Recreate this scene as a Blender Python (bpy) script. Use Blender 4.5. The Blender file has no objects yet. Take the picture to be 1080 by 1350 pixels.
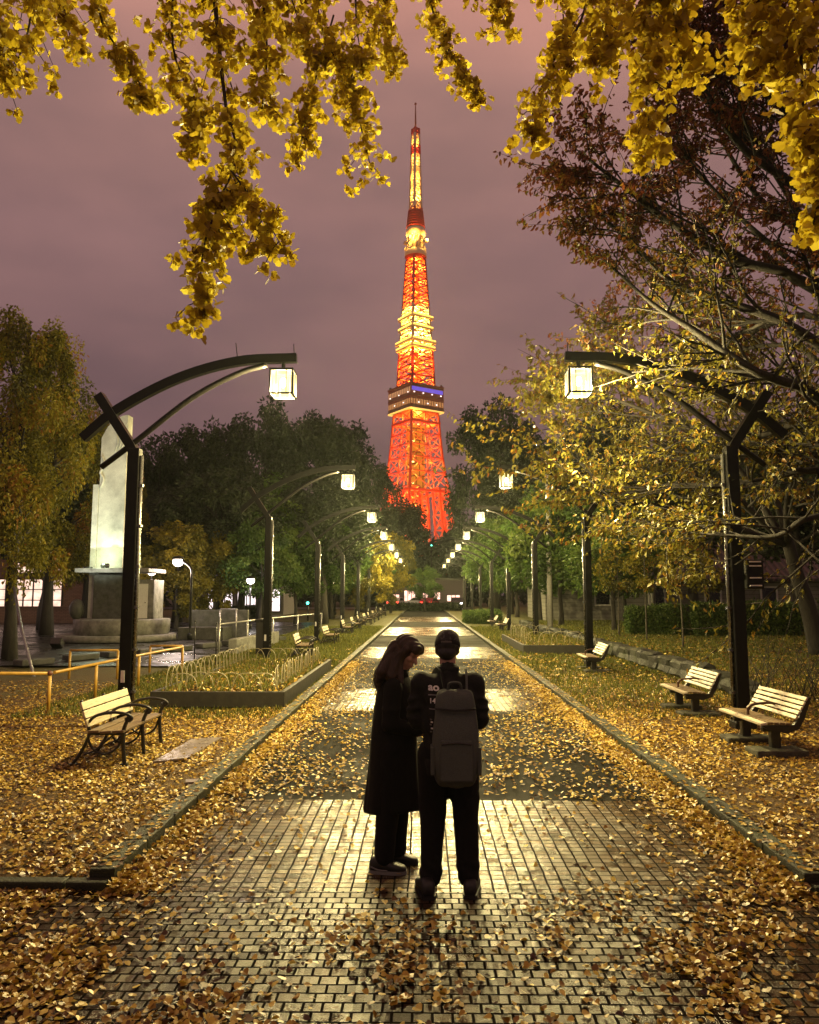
import bpy, bmesh, math, random
import numpy as np
from mathutils import Vector, Matrix, Euler
from mathutils.bvhtree import BVHTree
R = math.radians
S = bpy.context.scene
COL = S.collection
random.seed(7); rng = np.random.default_rng(7)

# ------------------------------------------------------------------ camera, sky, light, exposure
CAM_H = 1.94; PITCH = R(6.22); YAW = R(1.025); FPX = 1000.0
cam_d = bpy.data.cameras.new("camera"); cam = bpy.data.objects.new("camera", cam_d); COL.objects.link(cam)
cam.location = (0, 0, CAM_H); cam.rotation_euler = (R(90) + PITCH, 0, YAW)
cam_d.sensor_fit = 'VERTICAL'; cam_d.sensor_height = 27.0; cam_d.lens = 27.0 * FPX / 1350.0
cam_d.clip_start = 0.05; cam_d.clip_end = 5000
S.camera = cam
S.view_settings.view_transform = 'Standard'; S.view_settings.look = 'None'
S.view_settings.exposure = 0.3; S.view_settings.gamma = 1.0
S.cycles.use_denoising = True
S.cycles.max_bounces = 6; S.cycles.diffuse_bounces = 3; S.cycles.glossy_bounces = 3
S.cycles.transparent_max_bounces = 12; S.cycles.transmission_bounces = 4
S.cycles.sample_clamp_indirect = 3.0; S.cycles.sample_clamp_direct = 0.0
S.cycles.caustics_reflective = False; S.cycles.caustics_refractive = False
S.cycles.use_light_tree = True

W = bpy.data.worlds.new("World"); S.world = W; W.use_nodes = True
nt = W.node_tree; N = nt.nodes; L = nt.links; N.clear()
def wn(t, **k):
    n = N.new(t)
    for a, b in k.items(): setattr(n, a, b)
    return n
w_out = wn('ShaderNodeOutputWorld'); w_bg = wn('ShaderNodeBackground')
w_tc = wn('ShaderNodeTexCoord'); w_sep = wn('ShaderNodeSeparateXYZ'); w_ramp = wn('ShaderNodeValToRGB')
w_map = wn('ShaderNodeMapping'); w_map.inputs['Scale'].default_value = (1.6, 1.6, 4.2)
w_noise = wn('ShaderNodeTexNoise'); w_noise.inputs['Scale'].default_value = 1.5; w_noise.inputs['Detail'].default_value = 4
w_r2 = wn('ShaderNodeValToRGB'); w_mix = wn('ShaderNodeMix', data_type='RGBA', blend_type='MULTIPLY'); w_mix.inputs[0].default_value = 1
L.new(w_tc.outputs['Generated'], w_sep.inputs[0]); L.new(w_sep.outputs['Z'], w_ramp.inputs[0])
L.new(w_tc.outputs['Generated'], w_map.inputs[0]); L.new(w_map.outputs[0], w_noise.inputs['Vector'])
cr = w_ramp.color_ramp
cr.elements[0].position = 0.0; cr.elements[0].color = (.120, .072, .082, 1)
cr.elements[1].position = 1.0; cr.elements[1].color = (.30, .15, .14, 1)
for p, c in ((.22, (.180, .106, .114, 1)), (.42, (.245, .145, .148, 1)), (.58, (.41, .225, .195, 1)), (.72, (.56, .275, .215, 1))):
    e = cr.elements.new(p); e.color = c
w_r2.color_ramp.elements[0].position = .3; w_r2.color_ramp.elements[0].color = (.62, .64, .70, 1)
w_r2.color_ramp.elements[1].position = .72; w_r2.color_ramp.elements[1].color = (1.34, 1.20, 1.14, 1)
L.new(w_noise.outputs['Fac'], w_r2.inputs[0]); L.new(w_ramp.outputs[0], w_mix.inputs[6]); L.new(w_r2.outputs[0], w_mix.inputs[7])
L.new(w_mix.outputs[2], w_bg.inputs['Color']); w_bg.inputs['Strength'].default_value = 0.88
L.new(w_bg.outputs[0], w_out.inputs['Surface'])

# the one sun lamp: only the faint warm skyglow of the city behind the photographer at night
sun_d = bpy.data.lights.new("city_skyglow", 'SUN'); sun = bpy.data.objects.new("city_skyglow", sun_d); COL.objects.link(sun)
sun_d.energy = 0.12; sun_d.angle = R(70); sun_d.color = (1.0, .70, .34)
sun.rotation_euler = Vector((.25, .80, -.55)).to_track_quat('-Z', 'Y').to_euler()

# ------------------------------------------------------------------ helpers
def ray(px, py):
    xc = (px - 540) / FPX; zc = -(py - 675) / FPX
    y = math.cos(PITCH) - zc * math.sin(PITCH); z = math.sin(PITCH) + zc * math.cos(PITCH)
    return Vector((xc * math.cos(YAW) - y * math.sin(YAW), xc * math.sin(YAW) + y * math.cos(YAW), z))
def at(px, py, Y):
    """survey helper: the place seen at photo pixel (px, py) when it stands Y metres ahead"""
    r = ray(px, py); return Vector((0, 0, CAM_H)) + r * (Y / r.y)
def gr(px, py, z=0.0):
    r = ray(px, py); return Vector((0, 0, CAM_H)) + r * ((z - CAM_H) / r.z)

class MB:
    def __init__(s): s.v = []; s.f = []; s.m = []; s.sm = []
    def add(s, vs, fs, m=0, smooth=False):
        o = len(s.v); s.v += [tuple(v) for v in vs]
        for f in fs: s.f.append(tuple(i + o for i in f)); s.m.append(m); s.sm.append(smooth)
        return s
    def box(s, c, d, rot=None, m=0, bev=0.0):
        c = Vector(c); x, y, z = d[0] / 2, d[1] / 2, d[2] / 2
        if bev <= 0:
            vs = [Vector(p) for p in ((-x,-y,-z),(x,-y,-z),(x,y,-z),(-x,y,-z),(-x,-y,z),(x,-y,z),(x,y,z),(-x,y,z))]
            fs = [(0,3,2,1),(4,5,6,7),(0,1,5,4),(1,2,6,5),(2,3,7,6),(3,0,4,7)]
        else:
            b = min(bev, x*.45, y*.45, z*.45)
            bm = bmesh.new(); bmesh.ops.create_cube(bm, size=1)
            for v in bm.verts: v.co = Vector((v.co.x*2*x, v.co.y*2*y, v.co.z*2*z))
            bmesh.ops.bevel(bm, geom=list(bm.edges), offset=b, segments=2, affect='EDGES', profile=.6)
            bm.verts.index_update(); vs = [v.co.copy() for v in bm.verts]; fs = [[v.index for v in f.verts] for f in bm.faces]; bm.free()
        if rot is not None:
            mt = rot if isinstance(rot, Matrix) else Euler(rot).to_matrix()
            vs = [mt @ v for v in vs]
        return s.add([v + c for v in vs], fs, m)
    def bar(s, a, b, w, h=None, m=0, up=(0,0,1)):
        a = Vector(a); b = Vector(b); h = h or w; d = b - a
        if d.length < 1e-6: return s
        z = d.normalized(); u = Vector(up)
        if abs(z.dot(u)) > .98: u = Vector((1,0,0))
        x = z.cross(u).normalized(); y = x.cross(z)
        vs = [p + x*(w/2)*i + y*(h/2)*j for p in (a, b) for i, j in ((-1,-1),(1,-1),(1,1),(-1,1))]
        return s.add(vs, [(3,2,1,0),(4,5,6,7),(0,1,5,4),(1,2,6,5),(2,3,7,6),(3,0,4,7)], m)
    def sweep(s, pts, w, h, up=(0,0,1), m=0):
        """rectangular section swept along a polyline"""
        pts = [Vector(p) for p in pts]; vs = []; n = len(pts)
        for i, p in enumerate(pts):
            z = (pts[min(i+1, n-1)] - pts[max(i-1, 0)]).normalized(); u = Vector(up)
            if abs(z.dot(u)) > .99: u = Vector((1,0,0))
            x = z.cross(u).normalized(); y = x.cross(z)
            vs += [p + x*(w/2)*a + y*(h/2)*b for a, b in ((-1,-1),(1,-1),(1,1),(-1,1))]
        fs = [(3,2,1,0), tuple(range(4*n-4, 4*n))]
        for i in range(n-1):
            for k in range(4): a = 4*i + k; b = 4*i + (k+1) % 4; fs.append((a, b, b+4, a+4))
        return s.add(vs, fs, m)
    def tube(s, pts, r, n=8, m=0, smooth=True, cap=True):
        pts = [Vector(p) for p in pts]; k = len(pts)
        rs = [r]*k if not hasattr(r, '__len__') else r
        vs = []; px = None
        for i, p in enumerate(pts):
            z = pts[min(i+1, k-1)] - pts[max(i-1, 0)]
            z = z.normalized() if z.length > 1e-9 else Vector((0,0,1))
            if px is None:
                u = Vector((0,0,1)) if abs(z.z) < .9 else Vector((1,0,0)); x = z.cross(u).normalized()
            else:
                x = px - z*px.dot(z); x = x.normalized() if x.length > 1e-6 else z.orthogonal().normalized()
            px = x; y = z.cross(x)
            vs += [p + (x*math.cos(2*math.pi*j/n) + y*math.sin(2*math.pi*j/n))*rs[i] for j in range(n)]
        fs = []
        for i in range(k-1):
            for j in range(n): a = i*n + j; b = i*n + (j+1) % n; fs.append((a, b, b+n, a+n))
        s.add(vs, fs, m, smooth)
        if cap: 
            o = len(s.v) - len(vs)
            s.f.append(tuple(o + j for j in reversed(range(n)))); s.m.append(m); s.sm.append(False)
            s.f.append(tuple(o + (k-1)*n + j for j in range(n))); s.m.append(m); s.sm.append(False)
        return s
    def loft(s, rings, m=0, smooth=True, cap=True):
        n = len(rings[0]); vs = [v for r in rings for v in r]; fs = []
        for i in range(len(rings)-1):
            for j in range(n): a = i*n + j; b = i*n + (j+1) % n; fs.append((a, b, b+n, a+n))
        if cap: fs += [tuple(reversed(range(n))), tuple((len(rings)-1)*n + j for j in range(n))]
        return s.add(vs, fs, m, smooth)
    def lathe(s, prof, c=(0,0,0), n=24, m=0, smooth=True, a0=0, a1=2*math.pi):
        c = Vector(c)
        rings = [[c + Vector((r*math.cos(a0 + (a1-a0)*j/n), r*math.sin(a0 + (a1-a0)*j/n), z)) for j in range(n)] for r, z in prof]
        return s.loft(rings, m, smooth)
    def ell(s, c, d, rot=None, m=0, n=16, k=10):
        c = Vector(c); mt = Euler(rot).to_matrix() if rot is not None else Matrix.Identity(3); rings = []
        for i in range(k+1):
            t = math.pi*(i + .02)/(k + .04); z = -math.cos(t); r = math.sin(t)
            rings.append([c + mt @ Vector((d[0]*r*math.cos(2*math.pi*j/n), d[1]*r*math.sin(2*math.pi*j/n), d[2]*z)) for j in range(n)])
        return s.loft(rings, m)
    def prism(s, poly, y0, y1, m=0):
        """polygon in x,z extruded along y"""
        n = len(poly); vs = [Vector((p[0], y0, p[1])) for p in poly] + [Vector((p[0], y1, p[1])) for p in poly]
        return s.add(vs, [tuple(reversed(range(n))), tuple(range(n, 2*n))] + [(i, (i+1) % n, n + (i+1) % n, n + i) for i in range(n)], m)
    def cone(s, a, b, ra, rb, n=14):
        """round ended tapered capsule, used for bodies before they are fused"""
        a = Vector(a); b = Vector(b); d = (b-a); z = d.normalized() if d.length > 1e-6 else Vector((0,0,1))
        pts = []; rs = []
        for t in (90, 60, 30): pts.append(a - z*ra*math.sin(R(t))); rs.append(max(ra*math.cos(R(t)), ra*.05))
        pts.append(a); rs.append(ra); pts.append(b); rs.append(rb)
        for t in (30, 60, 90): pts.append(b + z*rb*math.sin(R(t))); rs.append(max(rb*math.cos(R(t)), rb*.05))
        return s.tube(pts, rs, n)
    def mesh(s, name, mats):
        me = bpy.data.meshes.new(name); me.from_pydata(s.v, [], s.f)
        for q in (mats if isinstance(mats, (list, tuple)) else [mats]): me.materials.append(q)
        me.polygons.foreach_set('material_index', s.m); me.polygons.foreach_set('use_smooth', s.sm); me.update()
        bm = bmesh.new(); bm.from_mesh(me); bmesh.ops.recalc_face_normals(bm, faces=bm.faces); bm.to_mesh(me); bm.free()
        return me
    def build(s, name, mats, parent=None, loc=None):
        return link(name, s.mesh(name, mats), parent, loc)

def link(name, me, parent=None, loc=None):
    o = bpy.data.objects.new(name, me); COL.objects.link(o)
    if parent is not None: o.parent = parent
    if loc is not None: o.location = loc
    return o
def tag(o, label=None, cat=None, group=None, kind=None):
    if label: o['label'] = label
    if cat: o['category'] = cat
    if group: o['group'] = group
    if kind: o['kind'] = kind
    return o
def empty(name, loc=(0,0,0), rz=0.0, label=None, cat=None, group=None):
    o = bpy.data.objects.new(name, None); COL.objects.link(o); o.location = loc; o.rotation_euler = (0, 0, rz)
    o.empty_display_size = .2
    return tag(o, label, cat, group)
def copy_tree(o, parent=None):
    c = o.copy(); COL.objects.link(c)
    if parent is not None: c.parent = parent
    for ch in list(o.children): copy_tree(ch, c)
    return c
def structure(o): o['kind'] = 'structure'; return o
def point_light(name, loc, power, color, radius, parent=None):
    d = bpy.data.lights.new(name, 'POINT'); d.energy = power; d.color = color; d.shadow_soft_size = radius
    o = bpy.data.objects.new(name, d); COL.objects.link(o); o.location = loc
    if parent is not None: o.parent = parent
    return o

def fuse(mb, name, mats, voxel=.012, smooth=4, parent=None, post=None):
    """weld overlapping solids into one continuous skin"""
    me = mb.mesh(name, mats); o = link(name, me)
    md = o.modifiers.new('r', 'REMESH'); md.mode = 'VOXEL'; md.voxel_size = voxel; md.use_smooth_shade = True
    if smooth:
        m2 = o.modifiers.new('s', 'SMOOTH'); m2.iterations = smooth; m2.factor = .5
    dg = bpy.context.evaluated_depsgraph_get(); dg.update()
    new = bpy.data.meshes.new_from_object(o.evaluated_get(dg)); new.name = name
    o.modifiers.clear(); o.data = new; bpy.data.meshes.remove(me)
    if post: post(new)
    if not new.materials:
        for q in (mats if isinstance(mats, (list, tuple)) else [mats]): new.materials.append(q)
    new.polygons.foreach_set('use_smooth', [True]*len(new.polygons))
    if parent is not None: o.parent = parent
    return o

def np_mesh(name, V, F, mats, tint=None, smooth=False):
    """V (n,3), F (m,4) or (m,3)"""
    me = bpy.data.meshes.new(name); k = F.shape[1]
    me.vertices.add(len(V)); me.vertices.foreach_set('co', np.ascontiguousarray(V, np.float32).ravel())
    me.loops.add(F.size); me.loops.foreach_set('vertex_index', np.ascontiguousarray(F, np.int32).ravel())
    me.polygons.add(len(F)); me.polygons.foreach_set('loop_start', np.arange(0, F.size, k, dtype=np.int32))
    me.polygons.foreach_set('use_smooth', np.full(len(F), smooth))
    me.update(calc_edges=True)
    if tint is not None:
        a = me.attributes.new('tint', 'FLOAT', 'POINT'); a.data.foreach_set('value', np.ascontiguousarray(tint, np.float32))
    for q in (mats if isinstance(mats, (list, tuple)) else [mats]): me.materials.append(q)
    return me
GINKGO = np.array([(0,0,0),(.40,-.46,.12),(.76,-.55,.06),(.98,-.22,-.02),(.84,0,-.05),(.99,.24,.0),(.74,.54,.10),(.38,.45,.08)], float)
OVAL = np.array([(0,0,0),(.28,-.5,.10),(.70,-.40,.10),(1.05,0,-.08),(.70,.40,.10),(.28,.5,.10)], float)
def unit(a): return a/np.maximum(np.linalg.norm(a, axis=1, keepdims=True), 1e-9)
def leaf_mesh(name, P, U, V, ln, wd, mat, shape=OVAL, tint=None, curl=None):
    n = len(P); U = unit(U); V = unit(V - U*(U*V).sum(1, keepdims=True)); Nn = np.cross(U, V)
    ln = np.broadcast_to(ln, n)[:, None, None]; wd = np.broadcast_to(wd, n)[:, None, None]
    c = np.ones(n) if curl is None else curl
    sh = shape[None]
    X = P[:, None] + U[:, None]*sh[..., 0:1]*ln + V[:, None]*sh[..., 1:2]*wd + Nn[:, None]*sh[..., 2:3]*ln*c[:, None, None]
    m = len(shape); b = np.arange(n)[:, None]*m
    F = np.concatenate([b + np.array([q]) for q in ([[0,1,2,3],[0,3,4,5],[0,5,6,7]] if m == 8 else [[0,1,2,3],[0,3,4,5]])])
    t = rng.random(n) if tint is None else tint
    return np_mesh(name, X.reshape(-1, 3), F, mat, np.repeat(t, m))
def rdirs(n): return unit(rng.normal(size=(n, 3)))

# ------------------------------------------------------------------ materials
MATS = {}
class NT:
    def __init__(s, name):
        s.mat = bpy.data.materials.new(name); s.mat.use_nodes = True; s.t = s.mat.node_tree; s.n = s.t.nodes; s.n.clear()
        s.out = s.n.new('ShaderNodeOutputMaterial')
    def add(s, t, ins=None, **k):
        n = s.n.new(t)
        for a, b in k.items(): setattr(n, a, b)
        for a, b in (ins or {}).items(): s.set(n, a, b)
        return n
    def set(s, n, a, b):
        if isinstance(b, bpy.types.NodeSocket): s.t.links.new(b, n.inputs[a])
        else: n.inputs[a].default_value = b
    def ramp(s, fac, stops, interp='LINEAR'):
        r = s.n.new('ShaderNodeValToRGB'); s.t.links.new(fac, r.inputs[0]); e = r.color_ramp.elements; r.color_ramp.interpolation = interp
        e[0].position, e[0].color = stops[0][0], (*stops[0][1], 1)
        e[1].position, e[1].color = stops[-1][0], (*stops[-1][1], 1)
        for p, c in stops[1:-1]: q = e.new(p); q.color = (*c, 1)
        return r.outputs[0]
    def noise(s, scale, detail=4, rough=.55, vec=None, out='Fac', dist=0.0):
        n = s.add('ShaderNodeTexNoise', {'Scale': scale, 'Detail': detail, 'Roughness': rough, 'Distortion': dist})
        if vec is not None: s.t.links.new(vec, n.inputs['Vector'])
        return n.outputs[out]
    def obj(s): return s.add('ShaderNodeTexCoord').outputs['Object']
    def pos(s): return s.add('ShaderNodeNewGeometry').outputs['Position']
    def mix(s, f, a, b, bt='MIX'):
        m = s.n.new('ShaderNodeMix'); m.data_type = 'RGBA'; m.blend_type = bt
        for i, v in ((0, f), (6, a), (7, b)):
            if isinstance(v, bpy.types.NodeSocket): s.t.links.new(v, m.inputs[i])
            else: m.inputs[i].default_value = v if i == 0 or len(v) == 4 else (*v, 1)
        return m.outputs[2]
    def math(s, op, a, b=0.0, c=None):
        m = s.n.new('ShaderNodeMath'); m.operation = op
        for i, v in ((0, a), (1, b), (2, c)):
            if v is None: continue
            if isinstance(v, bpy.types.NodeSocket): s.t.links.new(v, m.inputs[i])
            else: m.inputs[i].default_value = v
        return m.outputs[0]
    def bump(s, h, strength=.3, dist=.02):
        return s.add('ShaderNodeBump', {'Height': h, 'Strength': strength, 'Distance': dist}).outputs[0]
    def bsdf(s, **k):
        b = s.n.new('ShaderNodeBsdfPrincipled')
        for a, v in k.items(): s.set(b, a.replace('_', ' '), v if not isinstance(v, tuple) or len(v) != 3 else (*v, 1))
        return b.outputs[0]
    def end(s, sh): s.t.links.new(sh, s.out.inputs['Surface']); return s.mat
def M_plain(name, c, rough=.5, metal=0.0, var=.18, scale=14, bump=.12, spec=.5, coat=0.0):
    if name in MATS: return MATS[name]
    t = NT(name); v = t.obj(); n = t.noise(scale, 5, .6, v)
    col = t.ramp(n, [(.25, tuple(x*(1-var) for x in c)), (.75, tuple(min(x*(1+var), 1) for x in c))])
    rg = t.math('MULTIPLY_ADD', t.noise(scale*1.7, 3, .6, v), .25, max(rough-.12, .03))
    MATS[name] = t.end(t.bsdf(Base_Color=col, Roughness=rg, Metallic=metal, Normal=t.bump(n, bump, .01), Specular_IOR_Level=spec, Coat_Weight=coat))
    return MATS[name]
def M_emit(name, c, k):
    if name in MATS: return MATS[name]
    t = NT(name); e = t.add('ShaderNodeEmission', {'Color': (*c, 1), 'Strength': k}); MATS[name] = t.end(e.outputs[0]); return MATS[name]
def M_leaf(name, stops, trans=.35, rough=.5, spec=.4):
    if name in MATS: return MATS[name]
    t = NT(name); a = t.add('ShaderNodeAttribute', attribute_name='tint')
    col = t.ramp(a.outputs['Fac'], stops)
    inf = t.add('ShaderNodeObjectInfo'); col = t.mix(t.math('MULTIPLY', inf.outputs['Random'], .3), col, t.mix(1.0, col, (.72, .82, .7), 'MULTIPLY'))
    b = t.bsdf(Base_Color=col, Roughness=rough, Specular_IOR_Level=spec)
    tr = t.add('ShaderNodeBsdfTranslucent', {'Color': col})
    mx = t.add('ShaderNodeMixShader', {0: trans, 1: b, 2: tr.outputs[0]})
    MATS[name] = t.end(mx.outputs[0]); return MATS[name]
def M_bark(name, c, scale=9):
    if name in MATS: return MATS[name]
    t = NT(name); mp = t.add('ShaderNodeMapping', {'Vector': t.obj(), 'Scale': (1, 1, .22)})
    n = t.noise(scale, 6, .7, mp.outputs[0], dist=.6)
    col = t.ramp(n, [(.3, tuple(x*.45 for x in c)), (.55, c), (.8, tuple(x*1.5 for x in c))])
    MATS[name] = t.end(t.bsdf(Base_Color=col, Roughness=.85, Normal=t.bump(n, .7, .04))); return MATS[name]
# ------------------------------------------------------------------ ground
def grid_sheet(name, x0, x1, y0, y1, nx, ny, hf, mat):
    xs = np.linspace(x0, x1, nx+1); ys = np.linspace(y0, y1, ny+1); X, Y = np.meshgrid(xs, ys)
    V = np.stack([X.ravel(), Y.ravel(), hf(X.ravel(), Y.ravel())], 1)
    i = (np.arange(ny)[:, None]*(nx+1) + np.arange(nx)[None]).ravel()
    F = np.stack([i, i+1, i+nx+2, i+nx+1], 1)
    return structure(link(name, np_mesh(name, V, F, mat, smooth=True)))
def sstep(a, b, x): t = np.clip((x-a)/(b-a), 0, 1); return t*t*(3-2*t)

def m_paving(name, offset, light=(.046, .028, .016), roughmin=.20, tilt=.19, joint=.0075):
    t = NT(name); p = t.pos()
    wob = t.add('ShaderNodeVectorMath', {0: p, 1: t.add('ShaderNodeVectorMath', {0: t.noise(3.0, 2, .5, p, 'Color'), 'Scale': .018}, operation='SCALE').outputs[0]}, operation='ADD')
    br = t.add('ShaderNodeTexBrick', {'Vector': wob.outputs[0], 'Color1': (.15, .15, .15, 1), 'Color2': (.9, .9, .9, 1), 'Mortar': (0, 0, 0, 1), 'Scale': 1.0,
        'Mortar Size': joint, 'Mortar Smooth': .3, 'Bias': 0.0, 'Brick Width': .094, 'Row Height': .084}, offset=offset, offset_frequency=2, squash=1.0)
    sp = t.add('ShaderNodeSeparateXYZ', {0: wob.outputs[0]}); row = t.math('FLOOR', t.math('DIVIDE', sp.outputs['Y'],   .084)); par = t.math('FLOORED_MODULO', row, 2.0) if False else t.math('MODULO', t.math('ADD', row, 1000.0), 2.0)
    colm = t.math('FLOOR', t.math('ADD', t.math('DIVIDE', sp.outputs['X'], .094), t.math('MULTIPLY', par, offset)))
    wh = t.add('ShaderNodeTexWhiteNoise', {'Vector': t.add('ShaderNodeCombineXYZ', {0: colm, 1: row}).outputs[0]}, noise_dimensions='3D')
    tl = t.add('ShaderNodeVectorMath', {0: t.add('ShaderNodeVectorMath', {0: wh.outputs['Color'], 1: (.5, .5, .5)}, operation='SUBTRACT').outputs[0], 1: (tilt, tilt, 0)}, operation='MULTIPLY')
    fac = br.outputs['Fac']; tone = t.add('ShaderNodeSeparateColor', {0: br.outputs['Color']}).outputs[0]
    fine = t.noise(90, 4, .7, p); big = t.noise(1.1, 4, .6, p); mid = t.noise(9, 4, .6, p)
    c = t.ramp(tone, [(.1, tuple(x*.55 for x in light)), (.5, light), (.95, (light[0]*1.45, light[1]*1.35, light[2]*1.2))])
    c = t.mix(t.math('MULTIPLY', mid, .6), c, t.mix(1.0, c, (.55, .50, .42), 'MULTIPLY'))
    c = t.mix(fac, c, (.007, .005, .004))
    wet = t.ramp(big, [(.35, (0, 0, 0)), (.62, (1, 1, 1))])
    rough = t.math('MULTIPLY_ADD', wet, -.16, roughmin + .12)
    rough = t.math('ADD', rough, t.math('MULTIPLY', fine, .14)); rough = t.math('MAXIMUM', rough, t.math('MULTIPLY', fac, .8))
    h = t.math('SUBTRACT', t.math('ADD', t.math('MULTIPLY', fine, .22), t.math('ADD', t.math('MULTIPLY', mid, .45), t.math('MULTIPLY', tone, .22))), t.math('MULTIPLY', fac, 1.1))
    return t.end(t.bsdf(Base_Color=c, Roughness=rough, Normal=t.add('ShaderNodeVectorMath', {0: t.add('ShaderNodeVectorMath', {0: t.bump(h, .9, .011), 1: tl.outputs[0]}, operation='ADD').outputs[0]}, operation='NORMALIZE').outputs[0], Specular_IOR_Level=t.math('MULTIPLY_ADD', fac, -.15, .17)))
def m_asphalt(name, c=(.035, .035, .032), rough=.42, sc=1.0):
    t = NT(name); p = t.pos(); f = t.noise(140*sc, 3, .7, p); b = t.noise(.8, 4, .6, p); g = t.noise(30, 4, .6, p)
    col = t.ramp(f, [(.3, tuple(x*.5 for x in c)), (.6, c), (.8, tuple(x*2.2 for x in c))])
    col = t.mix(b, col, t.mix(1.0, col, (.55, .55, .55), 'MULTIPLY'))
    rg = t.math('MULTIPLY_ADD', t.ramp(b, [(.4, (0,0,0)), (.62, (1,1,1))]), -.22, rough + .1)
    h = t.math('ADD', f, t.math('MULTIPLY', g, .5))
    return t.end(t.bsdf(Base_Color=col, Roughness=rg, Normal=t.bump(h, .5, .008), Specular_IOR_Level=.06 if rough > .5 else .5))
def m_lawn(name, near=(.10, .055, .014), far=(.085, .080, .018)):
    t = NT(name); p = t.pos(); y = t.add('ShaderNodeSeparateXYZ', {0: p}).outputs['Y']
    f = t.noise(34, 5, .75, p); g = t.noise(.55, 4, .6, p); k = t.noise(160, 3, .7, p)
    lit = t.ramp(f, [(.32, (near[0]*.22, near[1]*.2, near[2]*.25)), (.52, near), (.70, (near[0]*1.9, near[1]*2.0, near[2]*1.8))])  # leaf tones coloured so gaps in the litter read as leaves in shade
    grs = t.ramp(k, [(.3, tuple(x*.35 for x in far)), (.55, far), (.75, (far[0]*1.7, far[1]*1.55, far[2]*1.5))])
    m = t.math('ADD', t.math('MULTIPLY_ADD', y, .075, -.95), t.math('MULTIPLY_ADD', g, 1.2, -.6))
    c = t.mix(t.ramp(m, [(.05, (0,0,0)), (.6, (1,1,1))]), lit, grs)
    return t.end(t.bsdf(Base_Color=c, Roughness=.75, Normal=t.bump(t.math('ADD', f, k), .8, .03), Specular_IOR_Level=.3))
def m_stone(name, c=(.16, .155, .13), scale=6, moss=.35, rough=.7):
    if name in MATS: return MATS[name]
    t = NT(name); p = t.pos(); n = t.noise(scale, 6, .65, p); g = t.noise(1.3, 3, .6, p); k = t.noise(80, 3, .6, p)
    col = t.ramp(n, [(.28, tuple(x*.45 for x in c)), (.55, c), (.78, tuple(x*1.5 for x in c))])
    col = t.mix(t.math('MULTIPLY', t.ramp(g, [(.45, (0,0,0)), (.65, (1,1,1))]), moss), col, (.045, .055, .018))
    col = t.mix(.35, col, t.mix(1.0, col, t.ramp(k, [(.3, (.4,.4,.4)), (.7, (1.3,1.3,1.3))]), 'MULTIPLY'))
    MATS[name] = t.end(t.bsdf(Base_Color=col, Roughness=rough, Normal=t.bump(t.math('ADD', n, k), .6, .02), Specular_IOR_Level=.22)); return MATS[name]

flat = lambda z: (lambda x, y: np.full_like(x, z))
m_soil = m_lawn('soil_and_grass', (.05, .035, .015), (.03, .033, .012))
structure(MB().add([(-1500,-60,-.03),(1500,-60,-.03),(1500,2600,-.03),(-1500,2600,-.03)], [(0,1,2,3)]).build('ground', m_soil))
PX0, PX1 = -2.06, 2.50
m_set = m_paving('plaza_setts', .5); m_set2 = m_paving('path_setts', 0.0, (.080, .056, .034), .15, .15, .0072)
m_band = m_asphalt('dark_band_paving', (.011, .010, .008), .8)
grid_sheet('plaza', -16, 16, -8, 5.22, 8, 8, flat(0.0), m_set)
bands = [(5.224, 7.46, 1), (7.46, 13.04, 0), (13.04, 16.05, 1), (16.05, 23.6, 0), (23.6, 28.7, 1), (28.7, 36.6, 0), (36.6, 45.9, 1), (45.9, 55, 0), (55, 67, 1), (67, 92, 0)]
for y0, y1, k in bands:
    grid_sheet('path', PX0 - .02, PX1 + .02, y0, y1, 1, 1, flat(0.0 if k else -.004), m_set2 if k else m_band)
def lawn_l(x, y): return .03 + .02*np.sin(x*1.7 + y*.6)*np.sin(y*.9) - .06*sstep(-5.8, -7.2, x)*0
def lawn_r(x, y): return .03 + .02*np.sin(x*1.3 + y*.8)*np.sin(y*.7) + .34*sstep(6.02, 6.25, x)*sstep(11.5, 16.5, y) + .25*sstep(4.5, 9, x)*(1 - sstep(11.5, 16.5, y))
m_lawnm = m_lawn('leafy_lawn')
grid_sheet('lawn', -40, PX0 - .20, 5.26, 100, 80, 190, lawn_l, m_lawnm)
grid_sheet('lawn', PX1 + .20, 60, 5.26, 100, 240, 190, lawn_r, m_lawnm)
grid_sheet('asphalt_court', -40, -6.55, 20.2, 52, 20, 20, flat(.07), m_asphalt('court_asphalt', (.022, .022, .024), .30))
grid_sheet('road', -120, 120, 96, 112, 4, 2, flat(.12), m_asphalt('road_asphalt', (.03, .03, .03), .4))
# kerbs: separate granite lengths laid end to end, mossy and a little uneven
m_kerb = m_stone('mossy_kerb_granite', (.020, .021, .013), 9, .55, .55)
for side, xk in ((-1, PX0 - .09), (1, PX1 + .09)):
    mb = MB(); y = 5.26
    while y < 93:
        l = .62 + .02*random.random() if y < 40 else 2.5
        mb.box((xk + .006*(random.random()-.5), y + l/2, .045 + .006*(random.random()-.5)), (.17, l - .005, .145), (0, R(2)*(random.random()-.5), R(.5)*(random.random()-.5)), bev=.012)
        y += l
    structure(mb.build('kerb', m_kerb))
for side, xa, xb in ((-1, -16, PX0 - .02), (1, PX1 + .02, 16)):
    mb = MB(); x = xa
    while x < xb - .05:
        l = min(.62, xb - x); mb.box((x + l/2, 5.22, .015), (l - .012, .10, .10), bev=.015); x += l
    structure(mb.build('kerb', m_kerb))

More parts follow.
